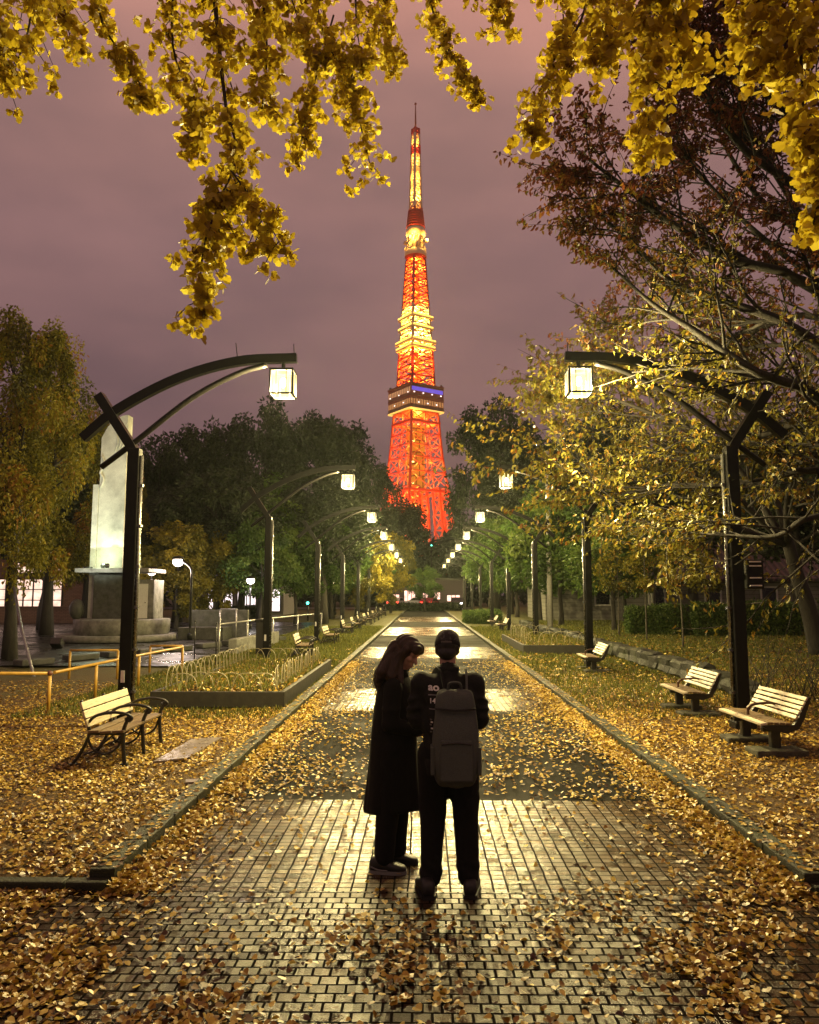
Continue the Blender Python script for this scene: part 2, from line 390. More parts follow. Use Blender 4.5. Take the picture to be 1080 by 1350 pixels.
# ------------------------------------------------------------------ fallen leaves (nobody could count them)
m_fall = M_leaf('fallen_ginkgo_leaves', [(0, (.022, .007, .003)), (.20, (.075, .026, .006)), (.40, (.24, .125, .015)), (.70, (.45, .29, .036)), (1, (.70, .54, .15))], .18, .38, .5)
def litter(name, n, xr, yr, hf, dens, size=(.028, .047), flat_k=.30):
    x = rng.uniform(*xr, n); y = rng.uniform(*yr, n)
    keep = rng.random(n) < dens(x, y); x, y = x[keep], y[keep]; n = len(x)
    P = np.stack([x, y, hf(x, y) + .004 + .012*rng.random(n)], 1)
    a = rng.random(n)*2*math.pi; tilt = rng.normal(size=n)*flat_k
    U = np.stack([np.cos(a), np.sin(a), np.abs(tilt)], 1)
    V = np.stack([-np.sin(a), np.cos(a), rng.normal(size=n)*flat_k], 1)
    s = rng.uniform(*size, n)
    t = np.clip(rng.normal(.55, .27, n), 0, 1)
    o = link(name, leaf_mesh(name, P, U, V, s, s*rng.uniform(.8, 1.15, n), m_fall, GINKGO, t, rng.normal(.9, 1.3, n)))
    return tag(o, None, None, None, 'stuff')
def clump(x, y, s=1.0, ph=0.0):
    return .5 + .5*np.sin(x*2.3*s + 1.7*np.sin(y*1.1*s + ph) + ph)*np.sin(y*1.9*s + 1.3*np.sin(x*1.4*s) + ph*2)
z0 = flat(0.0)
o = litter('fallen_leaves', 100000, (-9.5, PX0 - .1), (5.3, 17), lawn_l, lambda x, y: (.25 + .75*clump(x, y, 1.2, .4)) * (1 - .72*sstep(9.5, 16.5, y)) * (.45 + .55*sstep(-9.5, -6, x)))
tag(o, 'thick carpet of fallen yellow leaves on the left lawn', 'fallen leaves')
o = litter('fallen_leaves', 100000, (PX1 + .1, 9.5), (5.3, 19), lawn_r, lambda x, y: (.25 + .75*clump(x, y, 1.1, 1.4)) * (1 - .72*sstep(10.5, 18, y)))
tag(o, 'thick carpet of fallen yellow leaves on the right lawn', 'fallen leaves')
def d_path(x, y):
    e = np.exp(-np.abs(x - (PX0 + .06))/.22) + np.exp(-np.abs(x - (PX1 - .08))/.26)
    band = np.where((y > 7.5) & (y < 13.04), .55, .13) + .18*sstep(16, 17, y)*(1 - sstep(22, 24, y))
    core = band*(.25 + .95*clump(x, y, .9, 2.2)) * (.55 + .45*sstep(.2, 1.8, np.abs(x - .2)))
    return np.clip(core + e*(1.0 - .5*sstep(14, 30, y)), 0, 1) * (1 - .75*sstep(12, 26, y))
o = litter('fallen_leaves', 52000, (PX0 + .01, PX1 - .01), (5.2, 27), z0, d_path)
tag(o, 'fallen yellow leaves strewn along the wet path and banked against its kerbs', 'fallen leaves')
def bank(x0, sgn, y1, n):
    u = np.abs(rng.normal(0, .14, n)); y = 5.15 + (y1 - 5.15)*rng.random(n)**1.4; k = rng.random(n) < .35 + .65*clump(u*0 + x0*3, y, 1.3, .3); u, y = u[k], y[k]; n = len(u)
    P = np.stack([x0 + sgn*(u + .01), y, .006 + np.maximum(0, .07*(1 - u/.22))*rng.random(n)], 1); a = rng.random(n)*6.283
    U = np.stack([np.cos(a), np.sin(a), rng.normal(size=n)*.45], 1); V = np.stack([-np.sin(a), np.cos(a), rng.normal(size=n)*.45], 1); s = rng.uniform(.027, .046, n)
    return tag(link('fallen_leaves', leaf_mesh('fallen_leaves', P, U, V, s, s, m_fall, GINKGO, np.clip(rng.normal(.62, .22, n), 0, 1), rng.normal(.7, 1.6, n))), None, None, None, 'stuff')
tag(bank(PX0, 1, 22, 9000), 'fallen yellow leaves banked along the left kerb', 'fallen leaves'); tag(bank(PX1, -1, 22, 11000), 'fallen yellow leaves banked along the right kerb', 'fallen leaves')
nk = 1100; yk = 5.3 + 18*rng.random(nk)**1.3; sk = np.where(rng.random(nk) < .5, PX0 - .09, PX1 + .09); ak = rng.random(nk)*6.283; s_k = rng.uniform(.03, .05, nk)
tag(link('fallen_leaves', leaf_mesh('fallen_leaves', np.stack([sk + rng.uniform(-.08, .08, nk), yk, np.full(nk, .124)], 1), np.stack([np.cos(ak), np.sin(ak), rng.normal(size=nk)*.12], 1), np.stack([-np.sin(ak), np.cos(ak), rng.normal(size=nk)*.12], 1), s_k, s_k, m_fall, GINKGO, np.clip(rng.normal(.5, .25, nk), 0, 1))), 'few fallen leaves stuck to the tops of both kerbs', 'fallen leaves', None, 'stuff')
def d_plaza(x, y):
    c = clump(x, y, 1.5, .9)*.55 + clump(x, y, 3.1, 2.0)*.45
    side = sstep(.5, 2.6, np.abs(x - .1))
    return np.clip((.10 + .75*sstep(.42, .8, c)) * (.42 + .7*side) * (1 - .75*sstep(4.2, 5.2, y)*(1 - side)) + .3*(1 - sstep(3.0, 3.9, y))*sstep(.3, .7, c), 0, 1)
o = litter('fallen_leaves', 68000, (-4.4, 4.4), (2.1, 5.24), z0, d_plaza, (.029, .048))
tag(o, 'scattered fallen yellow leaves over the wet paving setts of the plaza', 'fallen leaves')
o = litter('fallen_leaves', 9000, (-12, -2.3), (16, 42), lambda x, y: lawn_l(x, y) + .02, lambda x, y: (x > -6.5) * (.55 - .4*sstep(18, 40, y)), (.06, .09))
tag(o, 'sparse fallen leaves on the far grass of the left lawn', 'fallen leaves')
o = litter('fallen_leaves', 12000, (2.7, 16), (17, 42), lambda x, y: lawn_r(x, y) + .02, lambda x, y: .65 - .5*sstep(18, 40, y), (.06, .09))
tag(o, 'sparse fallen leaves on the raised grass of the right lawn', 'fallen leaves')
# short grass
m_blade = M_leaf('grass_blades', [(0, (.050, .058, .010)), (.5, (.115, .125, .020)), (1, (.20, .19, .035))], .3, .6)
def blades(name, n, xr, yr, hf, dens):
    x = rng.uniform(*xr, n); y = yr[0] + (yr[1]-yr[0])*rng.random(n)**1.5
    k = rng.random(n) < dens(x, y); x, y = x[k], y[k]; n = len(x)
    P = np.stack([x, y, hf(x, y) - .004], 1); h = rng.uniform(.03, .075, n)*(1 + .03*y); a = rng.random(n)*6.283
    D = np.stack([np.cos(a), np.sin(a), np.zeros(n)], 1)*(.006 + .0006*y)[:, None]
    T = P + np.stack([rng.normal(size=n)*.3*h, rng.normal(size=n)*.3*h, h], 1)
    V = np.stack([P - D, P + D, T], 1).reshape(-1, 3); F = np.arange(3*n).reshape(n, 3)
    return tag(link(name, np_mesh(name, V, F, m_blade, np.repeat(rng.random(n), 3))), None, None, None, 'stuff')
tag(blades('grass', 60000, (-6.5, -2.3), (12, 45), lawn_l, lambda x, y: sstep(10, 17, y)), 'short olive grass of the left lawn', 'grass')
tag(blades('grass', 90000, (2.7, 18), (12, 45), lawn_r, lambda x, y: sstep(10, 17, y)), 'short olive grass of the right lawn', 'grass')

# ------------------------------------------------------------------ park lamps
m_black = M_plain('black_painted_steel', (.0035, .003, .003), .40, 0.0, .4, 20, .15, .25)
m_tagp = M_plain('white_sticker', (.7, .7, .68), .5)
m_red = M_plain('rust_red_paint', (.10, .03, .018), .45)
def m_frost():
    t = NT('frosted_lantern_glass')
    z = t.add('ShaderNodeSeparateXYZ', {0: t.obj()}).outputs['Z']; n = t.noise(7, 2, .5, t.obj())
    e = t.add('ShaderNodeEmission', {'Color': (1.0, .89, .44, 1), 'Strength': t.math('MULTIPLY_ADD', n, .25, .26)}); tr = t.add('ShaderNodeBsdfTransparent', {'Color': (1, .96, .82, 1)})
    a = t.add('ShaderNodeAddShader', {0: tr.outputs[0], 1: e.outputs[0]}); return t.end(a.outputs[0])
m_frostm = m_frost()
m_bulb = M_emit('lamp_bulb', (1.0, .94, .72), 14)
LAMP_C = (1.0, .87, .50)
def smooth_curve(P, n=24):
    """Catmull-Rom through points"""
    P = [Vector(p) for p in P]; P = [2*P[0]-P[1]] + P + [2*P[-1]-P[-2]]; out = []
    segs = len(P) - 3
    for i in range(segs):
        for k in range(max(2, n//segs)):
            t = k/max(2, n//segs); a, b, c, d = P[i:i+4]
            out.append(.5*((2*b) + (c-a)*t + (2*a-5*b+4*c-d)*t*t + (3*b-a-3*c+d)*t**3))
    out.append(P[-2]); return out
def make_lamp():
    """local +x points over the path"""
    root = empty('park_lamp')
    MB().box((0, 0, 2.03), (.175, .16, 4.06), bev=.012).build('post', m_black, root)
    mb = MB(); mb.box((0, 0, .06), (.30, .27, .12), bev=.02)
    for sx in (-.115, .115):
        for sy in (-.105, .105): mb.tube([(sx, sy, .11), (sx, sy, .15)], .014, 6)
    mb.build('base_plate', m_black, root)
    MB().sweep([(.0, 0, 3.98), (-.06, 0, 4.10), (-.30, 0, 4.46), (-.58, 0, 4.88)], .135, .15, (0, 1, 0)).build('leaning_strut', m_black, root)
    MB().sweep(smooth_curve([(-.80, 0, 4.22), (-.28, 0, 4.66), (.60, 0, 5.13), (1.50, 0, 5.39), (2.40, 0, 5.44)]), .10, .135, (0, 0, 1)).build('arm', m_black, root)
    MB().tube(smooth_curve([(-.50, 0, 3.78), (0.0, 0, 4.17), (.82, 0, 4.83), (1.50, 0, 5.20), (1.95, 0, 5.34)]), .043, 10).build('brace', m_black, root)
    MB().tube([(1.5, 0, 5.45), (1.47, 0, 5.68)], .007, 6).build('bird_spike', m_black, root); MB().tube([(2.36, 0, 5.5), (2.35, 0, 5.66)], .007, 6).build('bird_spike', m_black, root)
    mb = MB(); mb.tube([(.112, -.02, .3), (.112, -.02, 3.95)], .028, 10)
    for z in (.5, 1.1, 1.7, 2.3, 2.9, 3.5): mb.box((.112, -.02, z), (.075, .075, .035))
    mb.build('conduit', M_plain('conduit_steel', (.16, .16, .16), .25, .7), root)
    MB().box((-.02, -.088, .72), (.055, .006, .17), bev=.002).build('sticker', m_tagp, root)
    lan = MB(); w = .165; t_ = .024; zc, hz = 5.04, .18
    for sx in (-1, 1):
        for sy in (-1, 1): lan.box((2.2 + sx*w, sy*w, zc), (t_, t_, 2*hz))
        lan.box((2.2 + sx*.075, -w, zc), (.010, .010, 2*hz)); lan.box((2.2 + sx*.075, w, zc), (.010, .010, 2*hz))
        lan.box((2.2 - w, sx*.075, zc), (.010, .010, 2*hz)); lan.box((2.2 + w, sx*.075, zc), (.010, .010, 2*hz))
    for z in (zc - hz, zc + hz):
        for s_ in (-1, 1): lan.box((2.2, s_*w, z), (2*w + t_, t_, t_)); lan.box((2.2 + s_*w, 0, z), (t_, 2*w - t_, t_))
    lan.box((2.2, 0, zc + hz + .012), (2*w + .03, 2*w + .03, .018)); lan.tube([(2.2, 0, zc + hz + .02), (2.2, 0, 5.37)], .03, 10)
    lo = lan.build('lantern', m_black, root)
    g = MB(); q = w - .006
    for s_ in (-1, 1):
        g.box((2.2, s_*q, zc), (2*q - .012, .004, 2*hz - .01)); g.box((2.2 + s_*q, 0, zc), (.004, 2*q - .012, 2*hz - .01))
    g.box((2.2, 0, zc - hz + .006), (2*q - .012, 2*q - .012, .004)); g.build('pane', m_frostm, lo)
    MB().ell((2.2, 0, zc + .02), (.045, .045, .075)).build('bulb', m_bulb, lo)
    point_light('lamp_light', (2.2, 0, zc - .10), 1900, LAMP_C, .05, lo)
    return root
LAMP_Y = [11.1, 21.0, 30.8, 40.4, 50.2, 60.2, 70.6, 84.0]
ORD = ['first', 'second', 'third', 'fourth', 'fifth', 'sixth', 'seventh', 'eighth', 'ninth', 'tenth']
proto = make_lamp(); first = True; lamps = {}
for side, xb in ((-1, -4.30), (1, 4.53)):
    for i, y in enumerate(LAMP_Y):
        o = proto if first else copy_tree(proto); first = False
        o.location = (xb, y, .05); o.rotation_euler = (0, 0, 0 if side < 0 else math.pi)
        lab = 'black bent-arm park lamp, ' + ORD[i] + (' of the left row from the couple' if side < 0 else ' of the right row from the couple')
        if i == 0: lab = 'black park lamp with its arm clear against the sky behind the iron-armed bench' if side < 0 else 'black park lamp half hidden in cherry branches, control box on its post'
        if i == 1: lab = 'black park lamp rising behind the hooped planter on the left' if side < 0 else 'black park lamp just behind the lone bench before the right planter'
        tag(o, lab, 'street lamp', 'park lamps along both kerbs of the path'); lamps[(side, i)] = o
# meter box on the near right post
rl = lamps[(1, 0)]
mb = MB(); mb.box((-.22, .06, 2.18), (.24, .16, .42), bev=.015); cb = mb.build('control_box', m_black, rl)
mb = MB()
for z in (2.36, 2.30, 2.13, 2.02): mb.box((-.22, .145, z), (.17, .004, .018))
mb.build('label_strip', m_tagp, cb)
# ------------------------------------------------------------------ benches
def m_wood(name, c, rough=.45):
    t = NT(name); mp = t.add('ShaderNodeMapping', {'Vector': t.obj(), 'Scale': (9, .8, 9)}); n = t.noise(6, 6, .7, mp.outputs[0], dist=.8); g = t.noise(5, 3, .6, t.obj())
    col = t.ramp(n, [(.3, tuple(x*.55 for x in c)), (.55, c), (.8, tuple(min(1, x*1.3) for x in c))]); col = t.mix(t.math('MULTIPLY', g, .5), col, t.mix(1.0, col, (.6, .55, .5), 'MULTIPLY'))
    return t.end(t.bsdf(Base_Color=col, Roughness=t.math('MULTIPLY_ADD', g, .3, rough - .15), Normal=t.bump(n, .3, .004)))
m_pale = m_wood('pale_bench_timber', (.58, .50, .34)); m_brown = m_wood('brown_bench_timber', (.16, .105, .055)); m_white = m_wood('white_bench_timber', (.66, .58, .46))
m_iron = M_plain('black_cast_iron', (.014, .013, .012), .35, 0, .3, 30, .2)
def make_iron_bench():
    """faces local +x, length along local +y from 0"""
    root = empty('iron_bench'); Ln = 1.30
    for i in range(3): 
        x = -.40 + .148*i + .05; MB().box((x, Ln/2, .425 + .006*(i-1)**2), (.135, Ln + .06, .032), (0, R(-3), 0), bev=.006).build('seat_slat', m_brown, root)
    for i in range(3):
        z = .535 + .108*i; MB().box((-.432 - .034*i, Ln/2, z), (.028, Ln + .08, .098), (0, R(-17), 0), bev=.006).build('back_slat', m_pale, root)
    for y in (.03, Ln/2, Ln - .03):
        mb = MB()
        mb.tube(smooth_curve([(-.60, y, .02), (-.50, y, .18), (-.42, y, .40), (-.455, y, .56), (-.535, y, .82)]), .022, 8)
        mb.tube(smooth_curve([(.02, y, .01), (0, y, .20), (-.01, y, .42), (.03, y, .56), (.05, y, .62)]), .024, 8)
        mb.tube([(-.43, y, .395), (0.0, y, .395)], .018, 8)
        mb.tube(smooth_curve([(-.45, y, .52), (-.35, y, .62), (-.15, y, .665), (.02, y, .645), (.085, y, .60), (.06, y, .56), (.02, y, .575), (.02, y, .60)], 36), .02, 8)
        mb.tube(smooth_curve([(-.02, y, .37), (-.08, y, .22), (-.22, y, .14), (-.36, y, .20), (-.44, y, .34)]), .015, 7)
        mb.tube(smooth_curve([(-.47, y, .13), (-.34, y, .19), (-.22, y, .30), (-.12, y, .39)]), .012, 7)
        mb.box((.02, y, .012), (.09, .06, .024), bev=.008); mb.box((-.60, y, .012), (.09, .06, .024), bev=.008)
        mb.build('iron_frame', m_iron, root)
    return root
def make_slat_bench():
    root = empty('pedestal_bench'); Ln = 1.25
    def curve(t):  # profile from seat front to back top
        return [(0.0, .425), (-.05, .445), (-.2, .43), (-.36, .415), (-.44, .46), (-.49, .58), (-.54, .72), (-.575, .85)]
    MB().box((.005, Ln/2, .432), (.085, Ln, .034), (0, R(8), 0), bev=.008).build('seat_slat', m_white, root)
    for i in range(4): MB().box((-.085 - .078*i, Ln/2, .444 - .004*i), (.068, Ln, .030), (0, R(-2), 0), bev=.006).build('seat_slat', m_brown, root)
    for i in range(5):
        z = .520 + .062*i; MB().box((-.437 - .036*i, Ln/2, z), (.026, Ln, .052), (0, R(-30), 0), bev=.006).build('back_slat', m_white, root)
    for y in (.05, Ln - .05):
        mb = MB(); mb.prism([(.03, .41), (-.40, .415), (-.455, .47), (-.60, .79), (-.655, .79), (-.55, .50), (-.47, .36), (-.30, .30), (-.05, .36)], y - .03, y + .03); mb.build('side_casting', m_iron, root)
    for y in (.22, Ln - .22):
        mb = MB(); mb.box((-.24, y, .18), (.13, .10, .34), bev=.02); mb.box((-.24, y, .33), (.34, .07, .07), bev=.015); mb.box((-.24, y, .03), (.26, .20, .05), bev=.015); mb.build('leg', m_iron, root)
    mb = MB(); y = Ln/2; mb.sweep(smooth_curve([(-.50, y, .60), (-.38, y, .625), (-.16, y, .60), (-.09, y, .55)]), .045, .03); mb.bar((-.09, y, .56), (-.09, y, .44), .03); mb.build('armrest', M_plain('brown_armrest', (.07, .03, .018), .4), root)
    return root
m_pad = m_stone('bench_footing_concrete', (.07, .065, .05), 8, .4)
gL = 'iron-armed benches along the left kerb'; gR = 'pedestal benches along the right kerb'
pb = make_iron_bench()
spots = [(8.75, 'nearest iron-armed bench with pale back slats, beside a steel plate in the leaves'), (22.9, 'iron-armed bench standing just past the second left lamp'), (29.3, 'iron-armed bench by the third left lamp, end of the handrail')]
for k, y in enumerate((36.2, 40.6, 44.8, 48.8, 53, 57.5, 62.5, 68)): spots.append((y, ORD[k] + ' bench of the distant left row past the handrail'))
for i, (y, lab) in enumerate(spots):
    o = pb if i == 0 else copy_tree(pb); o.location = (-3.40, y, lawn_l(-3.4, y)); o.rotation_euler = (0, 0, R((0, 3, -2, 1)[i % 4])); o.scale = (.95, .97, .88); tag(o, lab, 'bench', gL)
pb = make_slat_bench()
spots = [(10.45, 3.99, 'nearest white-slatted bench right beside the near right lamp post'), (13.42, 4.12, 'white-slatted bench in front of the dark stone edging, second from the photographer'), (20.05, 4.02, 'lone white-slatted bench before the right planter'),
         (41.2, 3.9, 'pale distant bench just beyond the right planter'), (46.5, 3.9, 'distant pale bench behind a low shrub bed'), (58, 3.8, 'tiny pale bench past the shrub bed, third from the right planter'), (64, 3.8, 'farthest tiny pale bench of the right row')]
for i, (y, x, lab) in enumerate(spots):
    o = pb if i == 0 else copy_tree(pb); z = float(lawn_r(np.array(x), np.array(y))); o.location = (x, y, z); o.rotation_euler = (0, 0, math.pi + R((2, 0, -2)[i % 3])); o.scale = (.9, .95, .86); tag(o, lab, 'bench', gR)
    if i < 3:
        for k in (.22, 1.03):
            mb = MB(); mb.box((0, 0, 0), (.62, .34, .09), bev=.03); f = mb.build('footing_slab', m_pad); f.location = (x + .24, y - k, z + .022); f.rotation_euler = (0, 0, R(5*(k - .5)))
            tag(f, 'worn concrete slab under the ' + ('near' if k > .5 else 'far') + ' leg of ' + ('the nearest right bench', 'the second right bench', 'the lone bench before the planter')[i], 'slab', 'footing slabs of the right benches')

# steel plate in the leaves beside the near bench
m_plate = M_plain('wet_steel_plate', (.20, .165, .15), .30, .3, .5, 6, .4)
mb = MB(); mb.add([(-3.05, 8.75, .072), (-2.72, 8.95, .072), (-2.66, 10.25, .072), (-3.02, 10.1, .072)], [(0, 1, 2, 3)]); mb.add([(-3.05, 8.75, .02), (-2.72, 8.95, .07), (-2.66, 10.25, .02), (-3.02, 10.1, .02)], [(3, 2, 1, 0)])
mb.f += [(0,4,5,1),(1,5,6,2),(2,6,7,3),(3,7,4,0)]; mb.m += [0]*4; mb.sm += [False]*4
tag(mb.build('cover_plate', m_plate), 'flat wet cover plate lying in the leaves beside the near left bench', 'plate')
mb = MB(); mb.box((-2.33, 7.9, .06), (.16, .13, .02), (0, 0, .3), bev=.006); tag(mb.build('marker_stone', m_plate), 'small pale marker stone by the left kerb', 'marker')

# ------------------------------------------------------------------ hooped planters
m_plank = M_plain('dark_planter_timber', (.020, .018, .013), .55, 0, .4, 7, .4); m_hoop = M_plain('cream_hoop', (.30, .27, .17), .35)
def planter(x0, x1, y0, y1, z, hs, label, hoops):
    root = empty('planter', (x0, y0, z), 0, label, 'planter'); w, l = x1 - x0, y1 - y0
    MB().box((w/2, .04, hs/2), (w, .08, hs), bev=.01).build('front_board', m_plank, root); MB().box((w/2, l - .04, hs/2), (w, .08, hs), bev=.01).build('back_board', m_plank, root)
    for x in (.04, w - .04): MB().box((x, l/2, hs/2), (.08, l - .166, hs), bev=.01).build('side_board', m_plank, root)
    nx, ny = 16, 30; xs = np.linspace(.085, w - .085, nx); ys = np.linspace(.085, l - .085, ny); X, Y = np.meshgrid(xs, ys)
    V = np.stack([X.ravel(), Y.ravel(), hs - .05 + .03*np.sin(X.ravel()*3)*np.sin(Y.ravel()*2.1)], 1); i = (np.arange(ny-1)[:, None]*nx + np.arange(nx-1)[None]).ravel()
    link('soil', np_mesh('soil', V, np.stack([i, i+1, i+nx+1, i+nx], 1), m_lawnm, smooth=True), root)
    n = int(w*l*90); a = rng.random(n)*6.283; s = rng.uniform(.05, .085, n)
    P = np.stack([rng.uniform(.1, w-.1, n), rng.uniform(.1, l-.1, n), np.full(n, hs - .02) + .02*rng.random(n)], 1)
    lo = link('leaves', leaf_mesh('leaves', P, np.stack([np.cos(a), np.sin(a), rng.random(n)*.5], 1), np.stack([-np.sin(a), np.cos(a), rng.normal(size=n)*.4], 1), s, s, m_fall, GINKGO, np.clip(rng.normal(.55, .22, n), 0, 1)), root); lo['kind'] = 'stuff'
    n = int(w*l*200); P = np.stack([rng.uniform(.1, w-.1, n), rng.uniform(.1, l-.1, n), np.full(n, hs - .04)], 1); h = rng.uniform(.06, .17, n)
    D = rdirs(n)*.02; D[:, 2] = 0; T = P + np.stack([rng.normal(size=n)*.04, rng.normal(size=n)*.04, h], 1)
    g_ = link('grass', np_mesh('grass', np.stack([P-D, P+D, T], 1).reshape(-1, 3), np.arange(3*n).reshape(n, 3), m_blade, np.repeat(rng.random(n), 3)), root); g_['kind'] = 'stuff'
    for (hx, hy, dx, dy, wd, ht, lean) in hoops:
        pts = []; d = Vector((dx, dy, 0)).normalized(); sd = Vector((-d.y, d.x, 0))
        for k in range(15):
            t = math.pi*k/14; q = abs(math.cos(t))**.75*(1 if math.cos(t) > 0 else -1)
            pts.append(Vector((hx, hy, hs - .07)) + d*(wd/2)*q + Vector((0,0,1))*(ht + .07)*math.sin(t)**.7 + sd*lean*math.sin(t))
        MB().tube(pts, .0075, 6).build('hoop', m_hoop, root)
    return root
hp = []
for k in range(6): hp.append((.42 + .28*k, .45, 1, .0, .50, .26 + .03*random.random(), -.06*random.random()))
for k in range(20): hp.append((.22,   .45 + .29*k, .25, 1, .36, .36 + .03*random.random(), .05*random.random()))
for k in range(19): hp.append((2.02, .55 + .30*k, -.12, 1, .36, .34 + .03*random.random(), .05*(random.random()-.5)))
for k in range(6): hp.append((.42 + .28*k, 6.1, 1, 0, .50, .30, .0))
planter(-4.62, -2.34, 13.0, 19.55, .05, .26, 'low dark timber planter fenced with cream wire hoops, left of the path', hp)
hp = []
for k in range(5): hp.append((.45 + .42*k, .6, 1, .05, .62, .40, -.05))
for k in range(9): hp.append((.25, .8 + .5*k, .5, 1, .66, .46 + .1*random.random(), .08*random.random()))
for k in range(4): hp.append((.5 + .45*k, 5.2, 1, 0, .6, .44, .0))
planter(3.2, 5.62, 24.6, 31.4, .06, .28, 'low dark timber planter with tall white hoops, right of the path', hp)

# ------------------------------------------------------------------ rails, struts, low walls
m_yel = M_plain('yellow_painted_pipe', (.42, .24, .035), .4, 0, .2, 12); m_gal = M_plain('galvanised_pipe', (.38, .38, .37), .3, .6, .2, 20)
def pipe_rail(name, pts, h, posts, mat, r, label, cat, red=False, group=None, z0=.08):
    root = empty(name, (pts[0][0], pts[0][1], z0), 0, label, cat, group); o = Vector((pts[0][0], pts[0][1], 0))
    P = [Vector((p[0], p[1], h)) - o for p in pts]
    MB().tube(P, r, 10).build('rail', mat, root)
    for p in posts: MB().tube([Vector((p[0], p[1], -.1)) - o, Vector((p[0], p[1], h - r*.5)) - o], r, 10).build('post', mat, root)
    if red:
        for p in posts[:1]: MB().ell(Vector((p[0], p[1], h)) - o, (r*1.5, r*1.5, r*1.7)).build('joint', m_red, root)
    return root
gY = 'yellow pipe barriers behind the near left lamp'
pipe_rail('pipe_barrier', [(-6.0, 12.3), (-10.5, 12.3)], .60, [(-6.0, 12.3), (-9.2, 12.3)], m_yel, .027, 'yellow pipe barrier running out of the picture to the left', 'barrier', True, gY)
pipe_rail('pipe_barrier', [(-6.0, 12.45), (-5.95, 15.6), (-5.85, 18.6)], .60, [(-5.98, 14.0), (-5.94, 16.0), (-5.85, 18.6)], m_yel, .027, 'yellow pipe barrier running away behind the near left lamp', 'barrier', False, gY)
pipe_rail('pipe_barrier', [(-8.05, 17.4), (-6.95, 17.4)], .60, [(-8.05, 17.4), (-6.95, 17.4)], m_yel, .027, 'short yellow pipe hoop behind the other yellow barriers', 'barrier', False, gY)
pipe_rail('pipe_barrier', [(-6.75, 18.9), (-5.95, 18.9)], .60, [(-6.75, 18.9), (-5.95, 18.9)], m_yel, .027, 'far yellow pipe hoop right of the near left lamp post', 'barrier', False, gY)
pipe_rail('handrail', [(-6.3, 23.6), (-5.9, 30.0), (-5.0, 37.5)], .95, [(-6.3, 23.6), (-6.1, 26.5), (-5.9, 30), (-5.5, 33.5), (-5.0, 37.5)], m_gal, .03, 'galvanised handrail sloping away past the second left lamp', 'handrail')
m_conc = m_stone('weathered_concrete', (.24, .235, .21), 4, .25, .6); m_concd = m_stone('dark_wet_concrete', (.085, .085, .08), 4, .3, .35)
mb = MB(); mb.box((-5.9, 27.0, .28), (.28, 5.2, .5), (0, 0, R(-4)), bev=.02); tag(mb.build('low_wall', m_conc), 'low grey concrete wall under the galvanised handrail', 'wall')
mb = MB(); mb.tube([(-9.15, 18.0, .0), (-10.4, 19.7, 1.0), (-11.75, 21.7, 2.15)], .036, 10); tag(mb.build('support_strut', M_plain('grey_strut_pipe', (.22, .22, .25), .3, .4)), 'slanting grey pipe strut propping the left ginkgo', 'strut')
for k in range(9):
    mb = MB(); mb.box((0, 0, .16), (.95, .42, .16), bev=.03); o = mb.build('edging_block', m_concd, None, (-10.4 + .55*k, 20.4 + 1.35*k + .25*math.sin(k*1.3), 0)); o.rotation_euler = (0, 0, R(62))
    tag(o, ORD[k] + ' flat wet edging block from the left, rimming the dark asphalt court', 'edging block', 'edging blocks of the asphalt court')
for k, (x, y) in enumerate(((-6.7, 22.4), (-5.55, 20.5))):
    mb = MB(); mb.tube([(x, y, 0), (x, y, 1.15)], .018, 8); mb.ell((x, y, 1.17), (.028, .028, .028), n=10, k=6)
    tag(mb.build('slim_post', m_iron), ('slim dark stake at the edge of the asphalt court' if k == 0 else 'slim dark stake on the grass left of the hooped planter'), 'post')
# dark bin-like board behind second left lamp
mb = MB(); mb.box((-5.05, 24.0, .62), (.34, .34, 1.0), bev=.02); mb.box((-5.05, 24.0, 1.15), (.40, .40, .06), bev=.015); tag(mb.build('litter_bin', m_iron), 'dark square litter bin behind the second left lamp', 'bin')

# dry-stone edging of the raised right lawn
m_rock = m_stone('dark_edging_rock', (.028, .028, .026), 5, .5, .6)
allv = MB(); y = 13.6
while y < 46:
    l = .55 + .5*random.random() if y < 30 else 1.1
    bm = bmesh.new(); bmesh.ops.create_icosphere(bm, subdivisions=2, radius=.5); sd = random.random()*50; h = (.20 + .16*min(1, (y - 13.6)/3))*random.uniform(.85, 1.1); ox = 6.0 + .06*random.random()
    vs = []
    for v in bm.verts:
        q = v.co.copy(); k = [max(-.36, min(.36, w*1.05)) for w in q]; g = 1 + .10*math.sin(q.x*9 + sd)*math.sin(q.y*7 + sd*1.7) + .07*math.sin(q.z*11 + sd)
        vs.append((ox + k[0]*.62*g, y + l/2 + k[1]*(l/.66)*g, .10 + h*.42 + k[2]*(h/.66)*g))
    allv.add(vs, [[v.index for v in q.verts] for q in bm.faces]); bm.free(); y += l*.94
tag(allv.build('stone_wall', m_rock), 'low dark dry-stone edging holding up the raised right lawn', 'stone wall')

